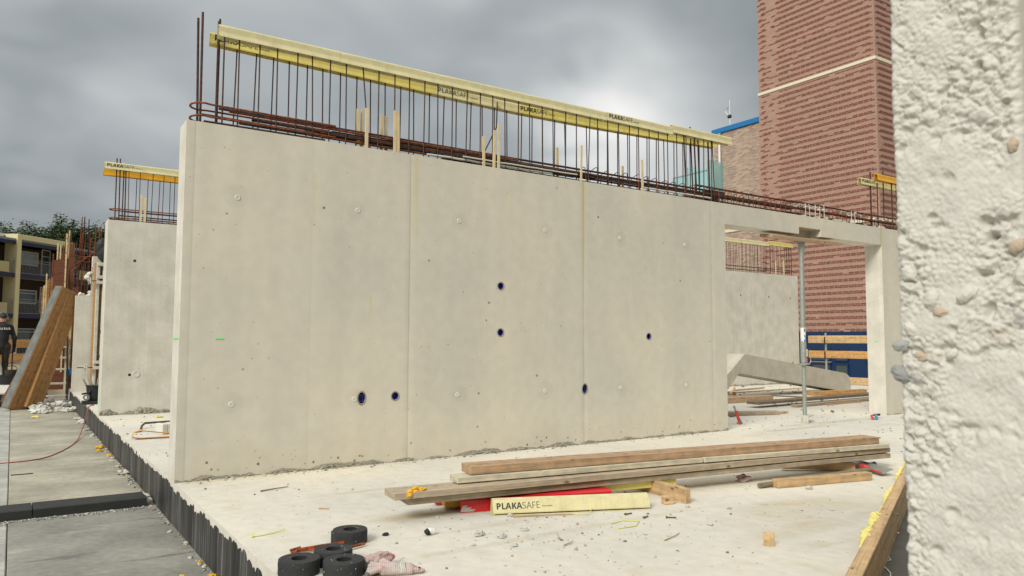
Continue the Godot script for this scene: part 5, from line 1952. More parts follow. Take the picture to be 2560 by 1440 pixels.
func pliers(label: String, xf: Transform3D, flat: bool) -> void:
	var o := thing("pincers", label, "pincers", xf, "pincers with red and blue grips")
	var g := Geo.new()
	if flat:
		g.tube([Vector3(0, 0.012, 0.0), Vector3(0.12, 0.03, -0.05), Vector3(0.22, 0.035, -0.05)], 0.017, 8, 0.012)
		part("grip", g, M.red_soft, o)
		g = Geo.new()
		g.tube([Vector3(0.03, 0.012, 0.035), Vector3(0.14, 0.026, 0.0), Vector3(0.25, 0.032, -0.03)], 0.019, 8, 0.016)
		part("grip", g, M.blue_soft, o)
		g = Geo.new()
		g.tube([Vector3(0.22, 0.035, -0.05), Vector3(0.30, 0.03, -0.05), Vector3(0.36, 0.03, -0.02)], 0.012, 7, 0.016)
		part("jaw", g, M.bar_dark, o)
	else:
		g.tube([Vector3(0.0, 0.0, 0.0), Vector3(-0.008, 0.08, 0.0), Vector3(-0.006, 0.165, -0.0)], 0.016, 9, 0.019)
		part("grip", g, M.red_soft, o)
		g = Geo.new()
		g.tube([Vector3(0.075, 0.0, -0.01), Vector3(0.045, 0.07, -0.01), Vector3(0.012, 0.15, -0.02)], 0.018, 9, 0.010)
		part("grip", g, M.blue_soft, o)
		g = Geo.new()
		g.tube([Vector3(-0.005, 0.165, -0.01), Vector3(0.0, 0.20, -0.012), Vector3(-0.012, 0.225, -0.012)], 0.010, 7, 0.014)
		part("jaw", g, M.galv, o)


func timber_stack() -> void:
	var grp := "planks of the low stack"
	# width towards the wall: the front edges were measured, the boards lie behind them
	board("timber_plank", "lowest plank of the low stack in front of the long wall", Vector3(0.885, 0.122, 1.785), Vector3(4.84, 0.118, 2.285), 0.034, 0.17, M["wood_grey0"], grp)
	board("timber_plank", "second plank of the low stack, longest, blob of ochre foam on its end", Vector3(0.79, 0.166, 1.81), Vector3(4.85, 0.163, 2.275), 0.037, 0.175, M["wood_grey1"], grp)
	board("timber_plank", "whitish third plank of the low stack, under the top one", Vector3(1.20, 0.207, 1.80), Vector3(2.98, 0.205, 2.045), 0.035, 0.125, M["wood_pale0"], grp)
	board("timber_plank", "whitish plank butted behind the third one in the low stack", Vector3(2.985, 0.206, 2.05), Vector3(4.80, 0.199, 2.315), 0.034, 0.14, M["wood_pale1"], grp)
	board("timber_plank", "thick orange-brown top plank of the low stack", Vector3(1.30, 0.260, 1.772), Vector3(4.72, 0.252, 2.275), 0.05, 0.15, M["wood_tan0"], grp)
	# green tick and foam
	var g := Geo.new()
	rng.seed = 22
	for k in 11:
		g.lump(Transform3D(Basis(), Vector3(0.83 + 0.085 * rng.randf() + k * 0.006, 0.150 + 0.018 * rng.randf() + (0.0 if k < 6 else 0.012), 1.895 + 0.012 * rng.randf() - (0.0 if k % 2 else 0.03))), Vector3(0.018, 0.011, 0.014), 900 + k, 0.6)
	single("foam_blob", "blob of ochre foam stuck on the longest plank's end", "foam", g, M.foam_orange)
	# bearers
	board("bearer", "fresh timber on edge under the stack, end toward the camera", Vector3(2.62, 0.09, 1.62), Vector3(2.525, 0.09, 2.385), 0.09, 0.04, M["wood_fresh0"], "bearers under the stack", "timber")
	board("bearer", "low batten under the stack's far end, by the scraper", Vector3(4.02, 0.075, 1.95), Vector3(4.50, 0.06, 2.26), 0.06, 0.045, M["wood_fresh1"], "bearers under the stack", "timber")
	g = Geo.new()
	g.boxat(Vector3(0, 0.024, 0), Vector3(0.066, 0.048, 0.05), 0.003)
	single("wood_block", "small cube of fresh wood against the bearer's end", "wood block", g, M["wood_fresh2"], at(2.415, 0, 2.32, -0.3))
	# lengths of coloured edge profile under the planks
	# red hollow profile
	var o := thing("edge_profile", "red hollow plastic profile under the planks, its end scuffed grey", "profile", along(Vector3(1.235, 0.0, 1.80), Vector3(2.16, 0.0, 2.06)), "plastic profiles under the planks")
	g = Geo.new()
	g.prism(Transform3D(Basis(Vector3(0, 0, 1), Vector3.UP, Vector3(-1, 0, 0)), Vector3.ZERO), PackedVector2Array([Vector2(0.05, 0.0), Vector2(0.05, 0.068), Vector2(0.035, 0.08), Vector2(-0.035, 0.08), Vector2(-0.05, 0.068), Vector2(-0.05, 0.0), Vector2(-0.044, 0.0), Vector2(-0.044, 0.066), Vector2(-0.032, 0.074), Vector2(0.032, 0.074), Vector2(0.044, 0.066), Vector2(0.044, 0.0)]), -0.48, 0.48)
	part("trough", g, M.red, o)
	g = Geo.new()
	for k in 6:
		g.span(Vector3(-0.479 + 0.002 * k, 0.006 + k * 0.006, 0.0501), Vector3(-0.40 - 0.012 * k + 0.02 * (k % 2), 0.011 + k * 0.006, 0.0515))
	part("scuff", g, M.form_steel, o)
	board("edge_profile", "ochre plastic profile behind the red one under the planks", Vector3(1.19, 0.066, 1.70), Vector3(2.1, 0.066, 1.98), 0.05, 0.09, M.cap_orange, "plastic profiles under the planks", "profile")
	board("edge_profile", "dark red stub poking out behind the ochre profile", Vector3(1.19, 0.05, 1.585), Vector3(1.9, 0.05, 1.72), 0.04, 0.05, M.red, "plastic profiles under the planks", "profile")
	board("edge_profile", "dull olive strip in the shade beneath the stack", Vector3(1.95, 0.09, 1.90), Vector3(2.75, 0.088, 2.03), 0.05, 0.10, M.foam, "plastic profiles under the planks", "profile")
	# printed cap lying on the slab
	o = thing("safety_cap", "printed pale yellow cap lying on the slab in front of the plank stack", "safety cap", along(Vector3(1.36, 0.0, 1.965), Vector3(2.235, 0.0, 2.325)))
	g = Geo.new()
	g.prism(Transform3D(Basis(Vector3(0, 0, 1), Vector3.UP, Vector3(-1, 0, 0)), Vector3.ZERO), PackedVector2Array([Vector2(0.055, 0.012), Vector2(0.055, 0.018), Vector2(0.020, 0.082), Vector2(0.0, 0.09), Vector2(-0.03, 0.08), Vector2(-0.05, 0.0), Vector2(0.052, 0.0), Vector2(0.052, 0.004), Vector2(-0.044, 0.005), Vector2(-0.026, 0.075), Vector2(0.0, 0.084), Vector2(0.016, 0.078), Vector2(0.050, 0.012)]), -0.472, 0.472)
	part("trough", g, M.cap, o)
	print_on(o, Transform3D(Basis(Vector3.RIGHT, -0.50), Vector3(-0.455, 0.050, 0.0385)), 0.036)
	# scraper lying across the battens
	o = thing("floor_scraper", "floor scraper lying by the battens, round wooden handle, red and grey head", "scraper")
	g = Geo.new()
	g.tube([Vector3(3.285, 0.019, 2.318), Vector3(4.44, 0.035, 2.415)], 0.018, 12)
	part("handle", g, M["wood_dark1"], o)
	g = Geo.new()
	g.box(Transform3D(Basis(Vector3.UP, 0.98), Vector3(4.50, 0.040, 2.345)), Vector3(0.09, 0.034, 0.045), 0.008)
	g.box(along(Vector3(4.64, 0.03, 2.09), Vector3(4.42, 0.03, 2.52)), Vector3(0.50, 0.014, 0.016), 0.004)
	part("socket_and_bar", g, M.red_soft, o)
	g = Geo.new()
	var xf := along(Vector3(4.69, 0.035, 2.10), Vector3(4.475, 0.035, 2.54))
	xf.basis = xf.basis * Basis(Vector3.RIGHT, 0.35)
	g.box(xf, Vector3(0.50, 0.004, 0.10), 0.001)
	part("blade", g, M.galv, o)
	board("batten", "fresh square batten lying along the scraper's handle", Vector3(3.40, 0.056, 2.36), Vector3(4.235, 0.056, 2.54), 0.055, 0.062, M["wood_fresh0"], "", "timber")
	# small things by it
	g = Geo.new()
	g.lathe(Transform3D(Basis(Vector3.RIGHT, 1.1), Vector3(4.77, 0.022, 2.257)), [Vector2(0.0, 0.02), Vector2(0.018, 0.02), Vector2(0.022, -0.02), Vector2(0.016, -0.02), Vector2(0.014, 0.01)], 12)
	single("bottle_cap", "small bright blue cap lying beyond the scraper", "cap", g, M.blue_cap)
	g = Geo.new()
	g.lump(Transform3D(Basis(), Vector3(3.40, 0.022, 2.10)), Vector3(0.06, 0.026, 0.04), 55, 0.7, 7, 11)
	single("crumpled_wrapper", "crumpled pinkish wrapper beside the plank stack", "wrapper", g, M.glove_pink)

	# timber edge board with foam in the joint
	o = thing("edge_board", "long timber edge board along the slab's slanting edge, yellow foam in the joint", "timber")
	var a := Vector3(1.62, 0.0, 3.985)
	var b := Vector3(5.6, 0.0, 2.155)
	xf = along(a + Vector3(0, -0.045, 0), b + Vector3(0, -0.045, 0))
	g = Geo.new()
	g.box(Transform3D(), Vector3(a.distance_to(b), 0.19, 0.062), 0.004)
	part("board", g, M["wood_fresh1"], o, xf)
	g = Geo.new()
	rng.seed = 37
	var nx := noise(38, 2.2, 3)
	var pieces := 700
	for k in pieces:
		var f := 0.0 + k / float(pieces - 1)
		var p := a.lerp(b, lerpf(0.20, 0.90, f))
		var fat := clampf(0.55 + 1.1 * nx.get_noise_1d(f * 2.0), 0.25, 1.0) * (0.55 if f < 0.05 else 1.0)
		if f > 0.58 and f < 0.70:
			fat *= 0.4
		p += Vector3(-0.042, 0, -0.0908).normalized() * (0.036 + 0.014 * rng.randf_range(-1, 1) * fat) + Vector3(0, 0.02 + 0.03 * fat * rng.randf(), 0)
		g.lump(Transform3D(Basis(Vector3.UP, rng.randf() * TAU), p), Vector3(0.018, 0.013, 0.012) * (0.35 + 0.8 * fat) * rng.randf_range(0.6, 1.15), 1000 + k, 0.5, 5, 7)
	part("foam_bead", g, M.foam, o)
	# second piece of timber in the sunk strip
	g = Geo.new()
	g.box(Transform3D(), Vector3(1.3, 0.07, 0.045), 0.003)
	single("timber_stud", "pale stud lying in the sunk strip close to the rough wall", "timber", g, M["wood_fresh2"], along(Vector3(1.75, -0.09, 4.28), Vector3(2.75, -0.09, 3.93)))


func slab_things() -> void:
	# rolls of black tape
	var grp := "rolls of black tape"
	for e in [[0.456, 2.085, "roll of black tape standing apart, farthest from the slab edge", 0.084], [0.262, 2.375, "roll of black tape at the back of the trio, beside the rusty rods", 0.084], [0.088, 2.435, "roll of black tape nearest the slab edge", 0.086], [0.243, 2.555, "roll of black tape touching the gloves", 0.086]]:
		var o := thing("tape_roll", e[2], "tape roll", Transform3D(Basis(Vector3.UP, e[0] * 7.0).scaled(Vector3(1, 0.9, 1)), Vector3(e[0], 0, e[1])), grp)
		var r: float = e[3]
		var g := Geo.new()
		g.lathe(Transform3D(), [Vector2(0.034, 0.001), Vector2(r, 0.001), Vector2(r + 0.0015, 0.006), Vector2(r + 0.0008, 0.030), Vector2(r + 0.0018, 0.05), Vector2(r, 0.0695), Vector2(r - 0.0012, 0.0708), Vector2(0.060, 0.0704), Vector2(0.059, 0.0698), Vector2(0.042, 0.0706), Vector2(0.0355, 0.0705)], 44)
		part("tape", g, M.rubber_black, o)
		g = Geo.new()
		g.lathe(Transform3D(), [Vector2(0.0356, 0.0702), Vector2(0.0325, 0.0702), Vector2(0.0325, 0.002)], 30)
		part("core", g, M.cloth_black, o)
		g = Geo.new()
		g.box(Transform3D(Basis(Vector3.UP, 0.5), Vector3(r * 0.98, 0.036, r * 0.22)), Vector3(0.004, 0.066, 0.02), 0.001)
		part("tape_end", g, M.rubber_black, o)
		crumbs("paint_speck", 44, int(e[0] * 1000), func(q):
			var w: float = q.randf() * TAU
			return Vector3(cos(w) * r * 1.005, 0.004 + 0.064 * q.randf(), sin(w) * r * 1.02) if q.randf() < 0.65 else Vector3(cos(w) * lerpf(0.04, r, q.randf()), 0.0705, sin(w) * lerpf(0.04, r, q.randf())), 0.0006, 0.0032, [Color(0.6, 0.6, 0.58), Color(0.4, 0.4, 0.38)], o)
	# rusty rods under and behind the rolls
	var k := 0
	for e in [[Vector3(0.15, 0.008, 2.13), Vector3(0.36, 0.012, 2.215), 0.006, "rusty rod with a hooked end at the back of the tape rolls"], [Vector3(0.17, 0.018, 2.145), Vector3(0.40, 0.02, 2.15), 0.007, "upper rusty rod lying across the hooked one"], [Vector3(0.30, 0.008, 2.14), Vector3(0.47, 0.012, 2.14), 0.007, "short rusty rod touching the lone tape roll"], [Vector3(0.32, 0.01, 2.24), Vector3(0.485, 0.014, 2.20), 0.007, "rusty rod poking out past the rearmost tape roll"]]:
		var g := Geo.new()
		var mid: Vector3 = (e[0] + e[1]) * 0.5 + Vector3(0, 0.004, 0.008 * (1 if k % 2 else -1))
		var pts := [e[0], mid, e[1]]
		if k == 0:
			pts = [e[0] + Vector3(0.05, 0.01, -0.018), e[0] + Vector3(0.0, 0.005, -0.012), e[0], mid, e[1]]
		g.tube(pts, e[2], 8)
		single("rusty_rod", e[3], "rod", g, M.bar_orange, Transform3D(), "rusty rods by the tape rolls")
		k += 1
	gloves()
	# small litter, one by one
	var g := Geo.new()
	g.lathe(Transform3D(Basis(Vector3.BACK, 1.35), Vector3(0.856, 0.019, 2.183)), [Vector2(0, 0.022), Vector2(0.012, 0.022), Vector2(0.017, 0.012), Vector2(0.0175, -0.012), Vector2(0.0, -0.012)], 14)
	var plug := single("pipe_plug", "white and black plastic plug lying between the tape rolls and the profiles", "plug", g, M.white)
	g = Geo.new()
	g.lathe(Transform3D(Basis(Vector3.BACK, 1.35), Vector3(0.843, 0.017, 2.183)), [Vector2(0, 0.024), Vector2(0.008, 0.024), Vector2(0.013, 0.015), Vector2(0.0165, 0.013), Vector2(0.0165, -0.004)], 10)
	part("thread", g, M.black, plug)
	g = Geo.new()
	g.lathe(Transform3D(Basis(Vector3.BACK, 0.2), Vector3(0.655, 0.006, 2.066)), [Vector2(0.006, 0.004), Vector2(0.016, 0.004), Vector2(0.018, -0.004), Vector2(0.006, -0.004), Vector2(0.006, 0.004)], 12)
	single("rubber_ring", "flat black rubber ring lying beside the lone tape roll", "ring", g, M.black)
	g = Geo.new()
	g.boxat(Vector3(0, 0.031, 0), Vector3(0.022, 0.062, 0.05), 0.002)
	single("wood_block", "upright little wood offcut standing alone on the open slab", "wood block", g, M["wood_fresh1"], at(2.15, 0, 3.26, 0.75))
	for e in [[[Vector3(0.075, 0.004, 1.745), Vector3(0.13, 0.003, 1.735), Vector3(0.19, 0.004, 1.72), Vector3(0.25, 0.012, 1.705)], "yellow string with a knot lying near the slab edge"], [[Vector3(1.74, 0.003, 2.62), Vector3(1.86, 0.004, 2.63), Vector3(1.95, 0.003, 2.56), Vector3(1.88, 0.003, 2.50), Vector3(1.78, 0.004, 2.52)], "loop of yellow string on the open slab"], [[Vector3(1.72, 0.012, 2.26), Vector3(1.80, 0.010, 2.30), Vector3(1.88, 0.02, 2.24)], "yellow string tuft against the printed cap"]]:
		g = Geo.new()
		g.tube(e[0], 0.0022, 6)
		if e[0].size() == 4:
			g.lump(Transform3D(Basis(), e[0][0]), Vector3(0.008, 0.006, 0.006), 4, 0.5)
		single("string", e[1], "string", g, M.string, Transform3D(), "scraps of yellow string")
	for e in [[Vector3(0.573, 0.004, 1.305), Vector3(0.62, 0.004, 1.35), 0.004, "orange wood splinter on the open slab before the wall", "wood_orange0"], [Vector3(1.42, 0.006, 2.10), Vector3(1.75, 0.005, 2.24), 0.005, "thin curved brown twig by the printed cap", "wood_tan1"], [Vector3(1.30, 0.004, 2.72), Vector3(1.38, 0.008, 2.69), 0.004, "small red-brown splinter on the open slab", "wood_tan2"], [Vector3(0.42, 0.006, 0.62), Vector3(0.62, 0.004, 0.56), 0.005, "dark twig near the wall's foot", "wood_dark0"], [Vector3(1.78, 0.003, 2.92), Vector3(1.95, 0.004, 2.86), 0.003, "flat brown shaving on the open slab", "wood_tan0"]]:
		g = Geo.new()
		g.tube([e[0], (e[0] + e[1]) * 0.5 + Vector3(0.0, 0.004, 0.012), e[1]], e[2], 6, e[2] * 0.5)
		single("splinter", e[3], "splinter", g, M[e[4]])
	# screws
	for e in [[2.05, 2.51, 0.4, "steel screw lying in front of the printed cap"], [2.16, 2.60, -0.6, "steel screw by the loop of yellow string"], [0.865, 3.06, 1.4, "upright grey nail near the picture's lower edge"], [2.02, 2.40, 0.1, "dark anchor bolt just before the printed cap's end"]]:
		g = Geo.new()
		g.tube([Vector3(-0.028, 0.006, 0), Vector3(0.024, 0.004, 0)], 0.0038, 7)
		g.lathe(Transform3D(Basis(Vector3.BACK, PI / 2), Vector3(-0.028, 0.006, 0)), [Vector2(0, 0.005), Vector2(0.008, 0.004), Vector2(0.008, -0.002), Vector2(0, -0.003)], 8)
		single("screw", e[3], "screw", g, M.bar_grey, at(e[0], 0, e[1], e[2]))
	# stones of some size
	rng.seed = 93
	k = 0
	for e in [[1.05, 2.335, 0.021], [1.13, 2.42, 0.022], [1.305, 2.375, 0.016], [1.09, 2.60, 0.012], [1.42, 2.07, 0.015], [2.22, 2.83, 0.012], [2.62, 2.62, 0.011], [2.45, 2.45, 0.012], [1.78, 2.78, 0.009], [0.93, 2.48, 0.009], [2.9, 2.66, 0.012], [3.1, 2.98, 0.010], [3.55, 2.52, 0.018]]:
		g = Geo.new()
		g.lump(Transform3D(Basis(Vector3.UP, k), Vector3.ZERO), Vector3(e[2] * 1.4, e[2] * 0.75, e[2]), 1200 + k, 0.6, 6, 9)
		single("concrete_crumb", ["pale crumb of concrete", "flat grey crumb of concrete", "rounded crumb of concrete", "tiny crumb of concrete"][k % 4] + [" nearest the plug", " behind the rolls' open ground", " before the red profile's end", " on the open slab below the profiles", " touching the printed cap", " on the open slab toward the edge board", " below the bearer's end", " beside the anchor bolt", " near the yellow loop", " between plug and gloves", " right of the bearer's end", " halfway to the edge board", " under the battens' near side"][k], "crumb", g, M.rubble, at(e[0], e[2] * 0.55, e[1]), "crumbs of concrete on the slab")
		k += 1
	crumbs("debris", 560, 33, func(r): return Vector3(r.randf_range(0.1, 5.5), 0.002, r.randf_range(0.15, 3.6)) if r.randf() < 0.55 else Vector3(0.9 + absf(r.randfn(0, 1.0)), 0.002, 2.5 + r.randfn(0, 0.4)), 0.0015, 0.011, [Color(0.46, 0.43, 0.36), Color(0.36, 0.32, 0.26), Color(0.18, 0.16, 0.14), Color(0.5, 0.48, 0.42), Color(0.4, 0.26, 0.14)])
	crumbs("debris", 300, 35, func(r): return Vector3(r.randf_range(0.05, 5.6), 0.003, absf(r.randfn(0.03, 0.05))), 0.003, 0.016, [Color(0.42, 0.40, 0.35), Color(0.34, 0.32, 0.27), Color(0.2, 0.18, 0.15)])
	crumbs("debris", 260, 36, func(r): return Vector3(r.randf_range(0.05, 2.2), 0.003, r.randf_range(-5.0, -0.4)), 0.004, 0.014, [Color(0.42, 0.40, 0.35), Color(0.2, 0.16, 0.12), Color(0.1, 0.1, 0.1)])
	crumbs("debris", 220, 37, func(r): return Vector3(r.randf_range(5.6, 9.0), 0.003, r.randf_range(-0.6, 2.2)), 0.004, 0.015, [Color(0.42, 0.40, 0.35), Color(0.3, 0.26, 0.2), Color(0.14, 0.12, 0.1)])


# a pair of knitted work gloves, one crumpled over the other; local x runs from the fingertips to the cuff
func gloves() -> void:
	var at0 := Vector3(0.300, 0.0, 2.610)
	var o := thing("work_glove", "knitted work glove lying flat, cuff away from the tape rolls, grey dipped fingertips", "glove", Transform3D(Basis(Vector3.UP, -0.38), at0), "pair of work gloves")
	rng.seed = 29
	var hand := [[Vector3(0.085, 0.022, 0.0), Vector3(0.135, 0.024, 0.004), 0.026, 0.027], [Vector3(0.135, 0.022, 0.004), Vector3(0.20, 0.019, 0.010), 0.026, 0.024], [Vector3(0.20, 0.019, 0.010), Vector3(0.262, 0.010, 0.016), 0.024, 0.007], [Vector3(0.09, 0.018, -0.022), Vector3(0.21, 0.015, -0.008), 0.017, 0.016], [Vector3(0.09, 0.018, 0.026), Vector3(0.205, 0.014, 0.030), 0.016, 0.015], [Vector3(0.20, 0.012, 0.026), Vector3(0.255, 0.008, 0.024), 0.012, 0.005]]
	for k in 26:    # folds in the cloth
		var x := rng.randf_range(0.075, 0.225)
		var z := rng.randf_range(-0.028, 0.034)
		var y := 0.036 * sqrt(maxf(0.05, 1.0 - pow(z / 0.042, 2.0))) * (1.0 - 0.35 * (x - 0.07) / 0.16)
		var d := Vector3(rng.randf_range(-0.016, 0.016), 0, rng.randf_range(-0.012, 0.012))
		hand.append([Vector3(x, y, z) - d, Vector3(x, y + 0.002, z) + d, 0.006, 0.0045])
	var curls := []
	for f in 4:
		var z := -0.034 + 0.024 * f
		var k1 := Vector3(0.078, 0.028 + 0.006 * (f % 2), z * 0.9)
		var k2 := Vector3(0.038 - 0.010 * absf(f - 1.2) * 0.6, 0.036 - 0.005 * f, z * 1.25)
		var k3 := Vector3(0.022 + 0.009 * (f % 3), 0.013, z * 1.35 + 0.004)
		hand.append([Vector3(0.10, 0.024, z * 0.8), k1, 0.013, 0.0125])
		hand.append([k1, k2, 0.0125, 0.0115])
		curls.append([k2.lerp(k3, 0.15), k3, 0.0128, 0.0118])
		hand.append([k2, k3, 0.0112, 0.0105])
	hand.append([Vector3(0.125, 0.026, -0.028), Vector3(0.095, 0.040, -0.052), 0.015, 0.0125])
	hand.append([Vector3(0.095, 0.040, -0.052), Vector3(0.060, 0.026, -0.060), 0.0125, 0.0115])
	var g := Geo.new()
	body(g, hand, 0.0036, 0.006)
	part("knit", g, M.glove, o)
	for f in 4:
		g = Geo.new()
		body(g, [curls[f]], 0.0028, 0.003)
		part("fingertip", g, M.glove_dip, o)
	g = Geo.new()
	var pts := []
	for k in 3:
		pts = []
		for q in 13:
			var w := PI * q / 12.0
			pts.append(Vector3(0.166 + 0.007 * k + 0.003 * sin(q * 1.3), 0.014 + sin(w) * (0.0322 - 0.001 * k), 0.008 + cos(w) * (0.036 - 0.001 * k)))
		g.tube(pts, 0.0046, 6)
	part("pale_band", g, M.form_steel, o)
	for k in 10:
		g = Geo.new()
		g.lump(Transform3D(Basis(), Vector3(0.195 + 0.055 * rng.randf(), 0.040 - 0.022 * rng.randf(), 0.012 + 0.010 * rng.randfn())), Vector3(0.007, 0.003, 0.005), 1300 + k, 0.5, 4, 7)
		part("dirt_spot", g, M.dark if k % 3 == 0 else M.glove_dip, o)
	# the second one, folded double beside it
	var p := thing("work_glove", "second work glove crumpled double against the first, red trim showing", "glove", Transform3D(Basis(Vector3.UP, 0.10) * Basis(Vector3.RIGHT, -0.10), at0 + Vector3(0.035, 0.010, -0.055)), "pair of work gloves")
	var second := [[Vector3(0.02, 0.024, 0), Vector3(0.08, 0.034, 0.0), 0.022, 0.024], [Vector3(0.08, 0.034, 0.0), Vector3(0.135, 0.026, 0.010), 0.022, 0.013], [Vector3(0.05, 0.020, 0.022), Vector3(0.12, 0.018, 0.020), 0.014, 0.010]]
	for k in 14:
		var x := rng.randf_range(0.0, 0.12)
		var z := rng.randf_range(-0.02, 0.022)
		var d := Vector3(rng.randf_range(-0.014, 0.014), 0, rng.randf_range(-0.012, 0.012))
		second.append([Vector3(x, 0.048 - 0.1 * absf(x - 0.07), z) - d, Vector3(x, 0.050 - 0.1 * absf(x - 0.07), z) + d, 0.0055, 0.0045])
	for f in 4:
		var z := -0.030 + 0.020 * f
		second.append([Vector3(0.035, 0.028, z * 0.8), Vector3(-0.006, 0.032, z * 1.1), 0.0115, 0.011])
		second.append([Vector3(-0.006, 0.032, z * 1.1), Vector3(-0.014, 0.010, z * 1.2), 0.011, 0.010])
	second.append([Vector3(0.06, 0.028, 0.02), Vector3(0.03, 0.020, 0.048), 0.0135, 0.0115])
	g = Geo.new()
	body(g, second, 0.0036, 0.006)
	part("knit", g, M.glove_pink, p)
	for f in 4:
		g = Geo.new()
		var z := -0.030 + 0.020 * f
		body(g, [[Vector3(-0.008, 0.028, z * 1.12), Vector3(-0.014, 0.010, z * 1.2), 0.0125, 0.0115]], 0.0028, 0.003)
		part("fingertip", g, M.glove_dip, p)
	for e in [[0.13, 0.022, 0.019, 0.024], [0.08, 0.012, 0.030, 0.036]]:
		g = Geo.new()
		pts = []
		for q in 8:
			var w := PI * (0.12 + 0.45 * q / 7.0) if e[0] > 0.1 else PI * (0.0 + 0.3 * q / 7.0)
			pts.append(Vector3(e[0] + 0.004 * sin(q), e[1] + sin(w) * e[2], 0.008 + cos(w) * e[3]))
		g.tube(pts, 0.003, 6)
		part("red_trim", g, M.red, p)


func site_left() -> void:
	# two heavy beams leaning on the shuttering
	var grp := "heavy beams leaning on the shuttering"
	var g: Geo
	var n_beam := 0
	for e in [[Vector3(-0.925, -0.28, -10.45), Vector3(-0.175, 1.93, -10.78), "heavy brown beam with a grey cement face, leaning beside the worker"], [Vector3(-0.66, -0.28, -10.52), Vector3(-0.055, 1.86, -10.86), "heavy brown beam leaning on the shuttering next to the third wall"]]:
		var ax: Vector3 = (e[1] - e[0]).normalized()
		var fz := (Vector3(0.57, 0, 0.82) - ax * ax.dot(Vector3(0.57, 0, 0.82))).normalized()
		var xf := Transform3D(Basis(ax, fz.cross(ax), fz), (e[0] + e[1]) * 0.5)
		var o := thing("timber_beam", e[2], "beam", xf, grp)
		var len: float = e[0].distance_to(e[1])
		g = Geo.new()
		g.box(Transform3D(), Vector3(len, 0.30, 0.20), 0.012)
		part("beam", g, M["ply_brown0"], o)
		g = Geo.new()
		var rows := []
		var nz := noise(50, 4.0, 3)
		for i in 40:
			var row := PackedVector3Array()
			for k in 5:
				row.append(Vector3(lerpf(-len * 0.495 if n_beam == 0 else len * 0.30, len * 0.495, i / 39.0), 0.151 + 0.004 * absf(nz.get_noise_2d(i * 0.2, k * 0.4)), -0.092 + 0.184 * k / 4.0))
			rows.append(row)
		g.sheet(rows, false)
		part("cement_skin", g, M.cement_grey, o)
		n_beam += 1
	board("timber_board", "thin brown board leaning behind the heavy beams", Vector3(-1.06, -0.2, -11.2), Vector3(-0.42, 1.25, -11.5), 0.03, 0.12, M["ply_rust0"], "", "board", 0.6)

	# step ladder
	var o := thing("step_ladder", "grey aluminium step ladder standing behind the leaning beams", "ladder", at(-0.26, GY, -11.42))
	for s in [0, 1]:
		var bx: float = [-0.26, 0.22][s]
		var tx: float = [0.02, 0.19][s]
		g = Geo.new()
		g.box(along(Vector3(bx, 0.0, 0.20), Vector3(tx, 1.30, -0.02), Vector3(0, 0, 1)), Vector3(1.34, 0.07, 0.026), 0.004)
		part("stile", g, M.dark if s == 1 else M.galv, o)
		g = Geo.new()
		g.box(along(Vector3(bx, 0.0, -0.22), Vector3(tx, 1.28, -0.06), Vector3(0, 0, 1)), Vector3(1.30, 0.03, 0.02), 0.003)
		part("rear_stile", g, M.dark if s == 1 else M.galv, o)
	for k in 6:
		var f: float = [0.08, 0.13, 0.31, 0.52, 0.69, 0.85][k]
		g = Geo.new()
		g.span(Vector3(lerpf(-0.26, 0.02, f), 1.30 * f - 0.018, lerpf(0.20, -0.02, f) - 0.06), Vector3(lerpf(0.205, 0.175, f), 1.30 * f + 0.018, lerpf(0.20, -0.02, f) + 0.03), 0.004)
		part("tread", g, M.form_steel, o)
	g = Geo.new()
	g.boxat(Vector3(0.24, 0.62, 0.1), Vector3(0.05, 0.12, 0.03), 0.005)
	part("clip", g, M.blue_trim, o)

	# heap of pale rubble
	rng.seed = 44
	o = thing("rubble_heap", "heap of pale rubble and torn white sacking at the foot of the ladder", "rubble heap")
	for k in 95:
		var x := rng.randf_range(-0.62, 0.0)
		var z := rng.randf_range(-11.3, -9.3)
		var hgt := 0.10 * clampf(1.0 - pow((x + 0.3) / 0.40, 2.0), 0, 1) * clampf((-9.2 - z) / 0.8, 0.1, 1.0)
		var r := rng.randf_range(0.025, 0.07)
		g = Geo.new()
		g.lump(Transform3D(Basis(Vector3.UP, rng.randf() * TAU), Vector3(x, GY + hgt * rng.randf() + r * 0.4, z)), Vector3(r * 1.3, r * 0.7, r), 1400 + k, 0.8, 5, 8)
		part("lump", g, M.rubble if k % 5 else M.cement_white, o)
	# black tub and bucket by the worker
	o = thing("mortar_tub", "black rubber mortar tub on the far slab in front of the worker", "tub", at(-1.02, -0.05, -14.72))
	g = Geo.new()
	g.lathe(Transform3D(), [Vector2(0.0, 0.005), Vector2(0.15, 0.0), Vector2(0.205, 0.20), Vector2(0.222, 0.20), Vector2(0.222, 0.215), Vector2(0.196, 0.215), Vector2(0.142, 0.02), Vector2(0.0, 0.02)], 24)
	part("shell", g, M.black, o)
	o = thing("bucket", "dented dark bucket with a wire handle standing in the mortar tub", "bucket", at(-0.96, -0.03, -14.72))
	g = Geo.new()
	g.lathe(Transform3D(), [Vector2(0, 0.0), Vector2(0.10, 0.0), Vector2(0.115, 0.16), Vector2(0.13, 0.31), Vector2(0.12, 0.31), Vector2(0.09, 0.02), Vector2(0, 0.02)], 20)
	part("shell", g, M.cloth_dark, o)
	g = Geo.new()
	g.tube([Vector3(-0.12, 0.3, 0), Vector3(-0.08, 0.38, 0.05), Vector3(0.0, 0.41, 0.06), Vector3(0.08, 0.38, 0.05), Vector3(0.12, 0.3, 0)], 0.008, 6)
	part("handle", g, M.dark, o)
	# black buckets and off-cuts at the third wall's foot
	o = thing("bucket", "black bucket with pale sticks in it, tucked behind the second wall's end", "bucket", at(0.115, 0.05, -7.45))
	g = Geo.new()
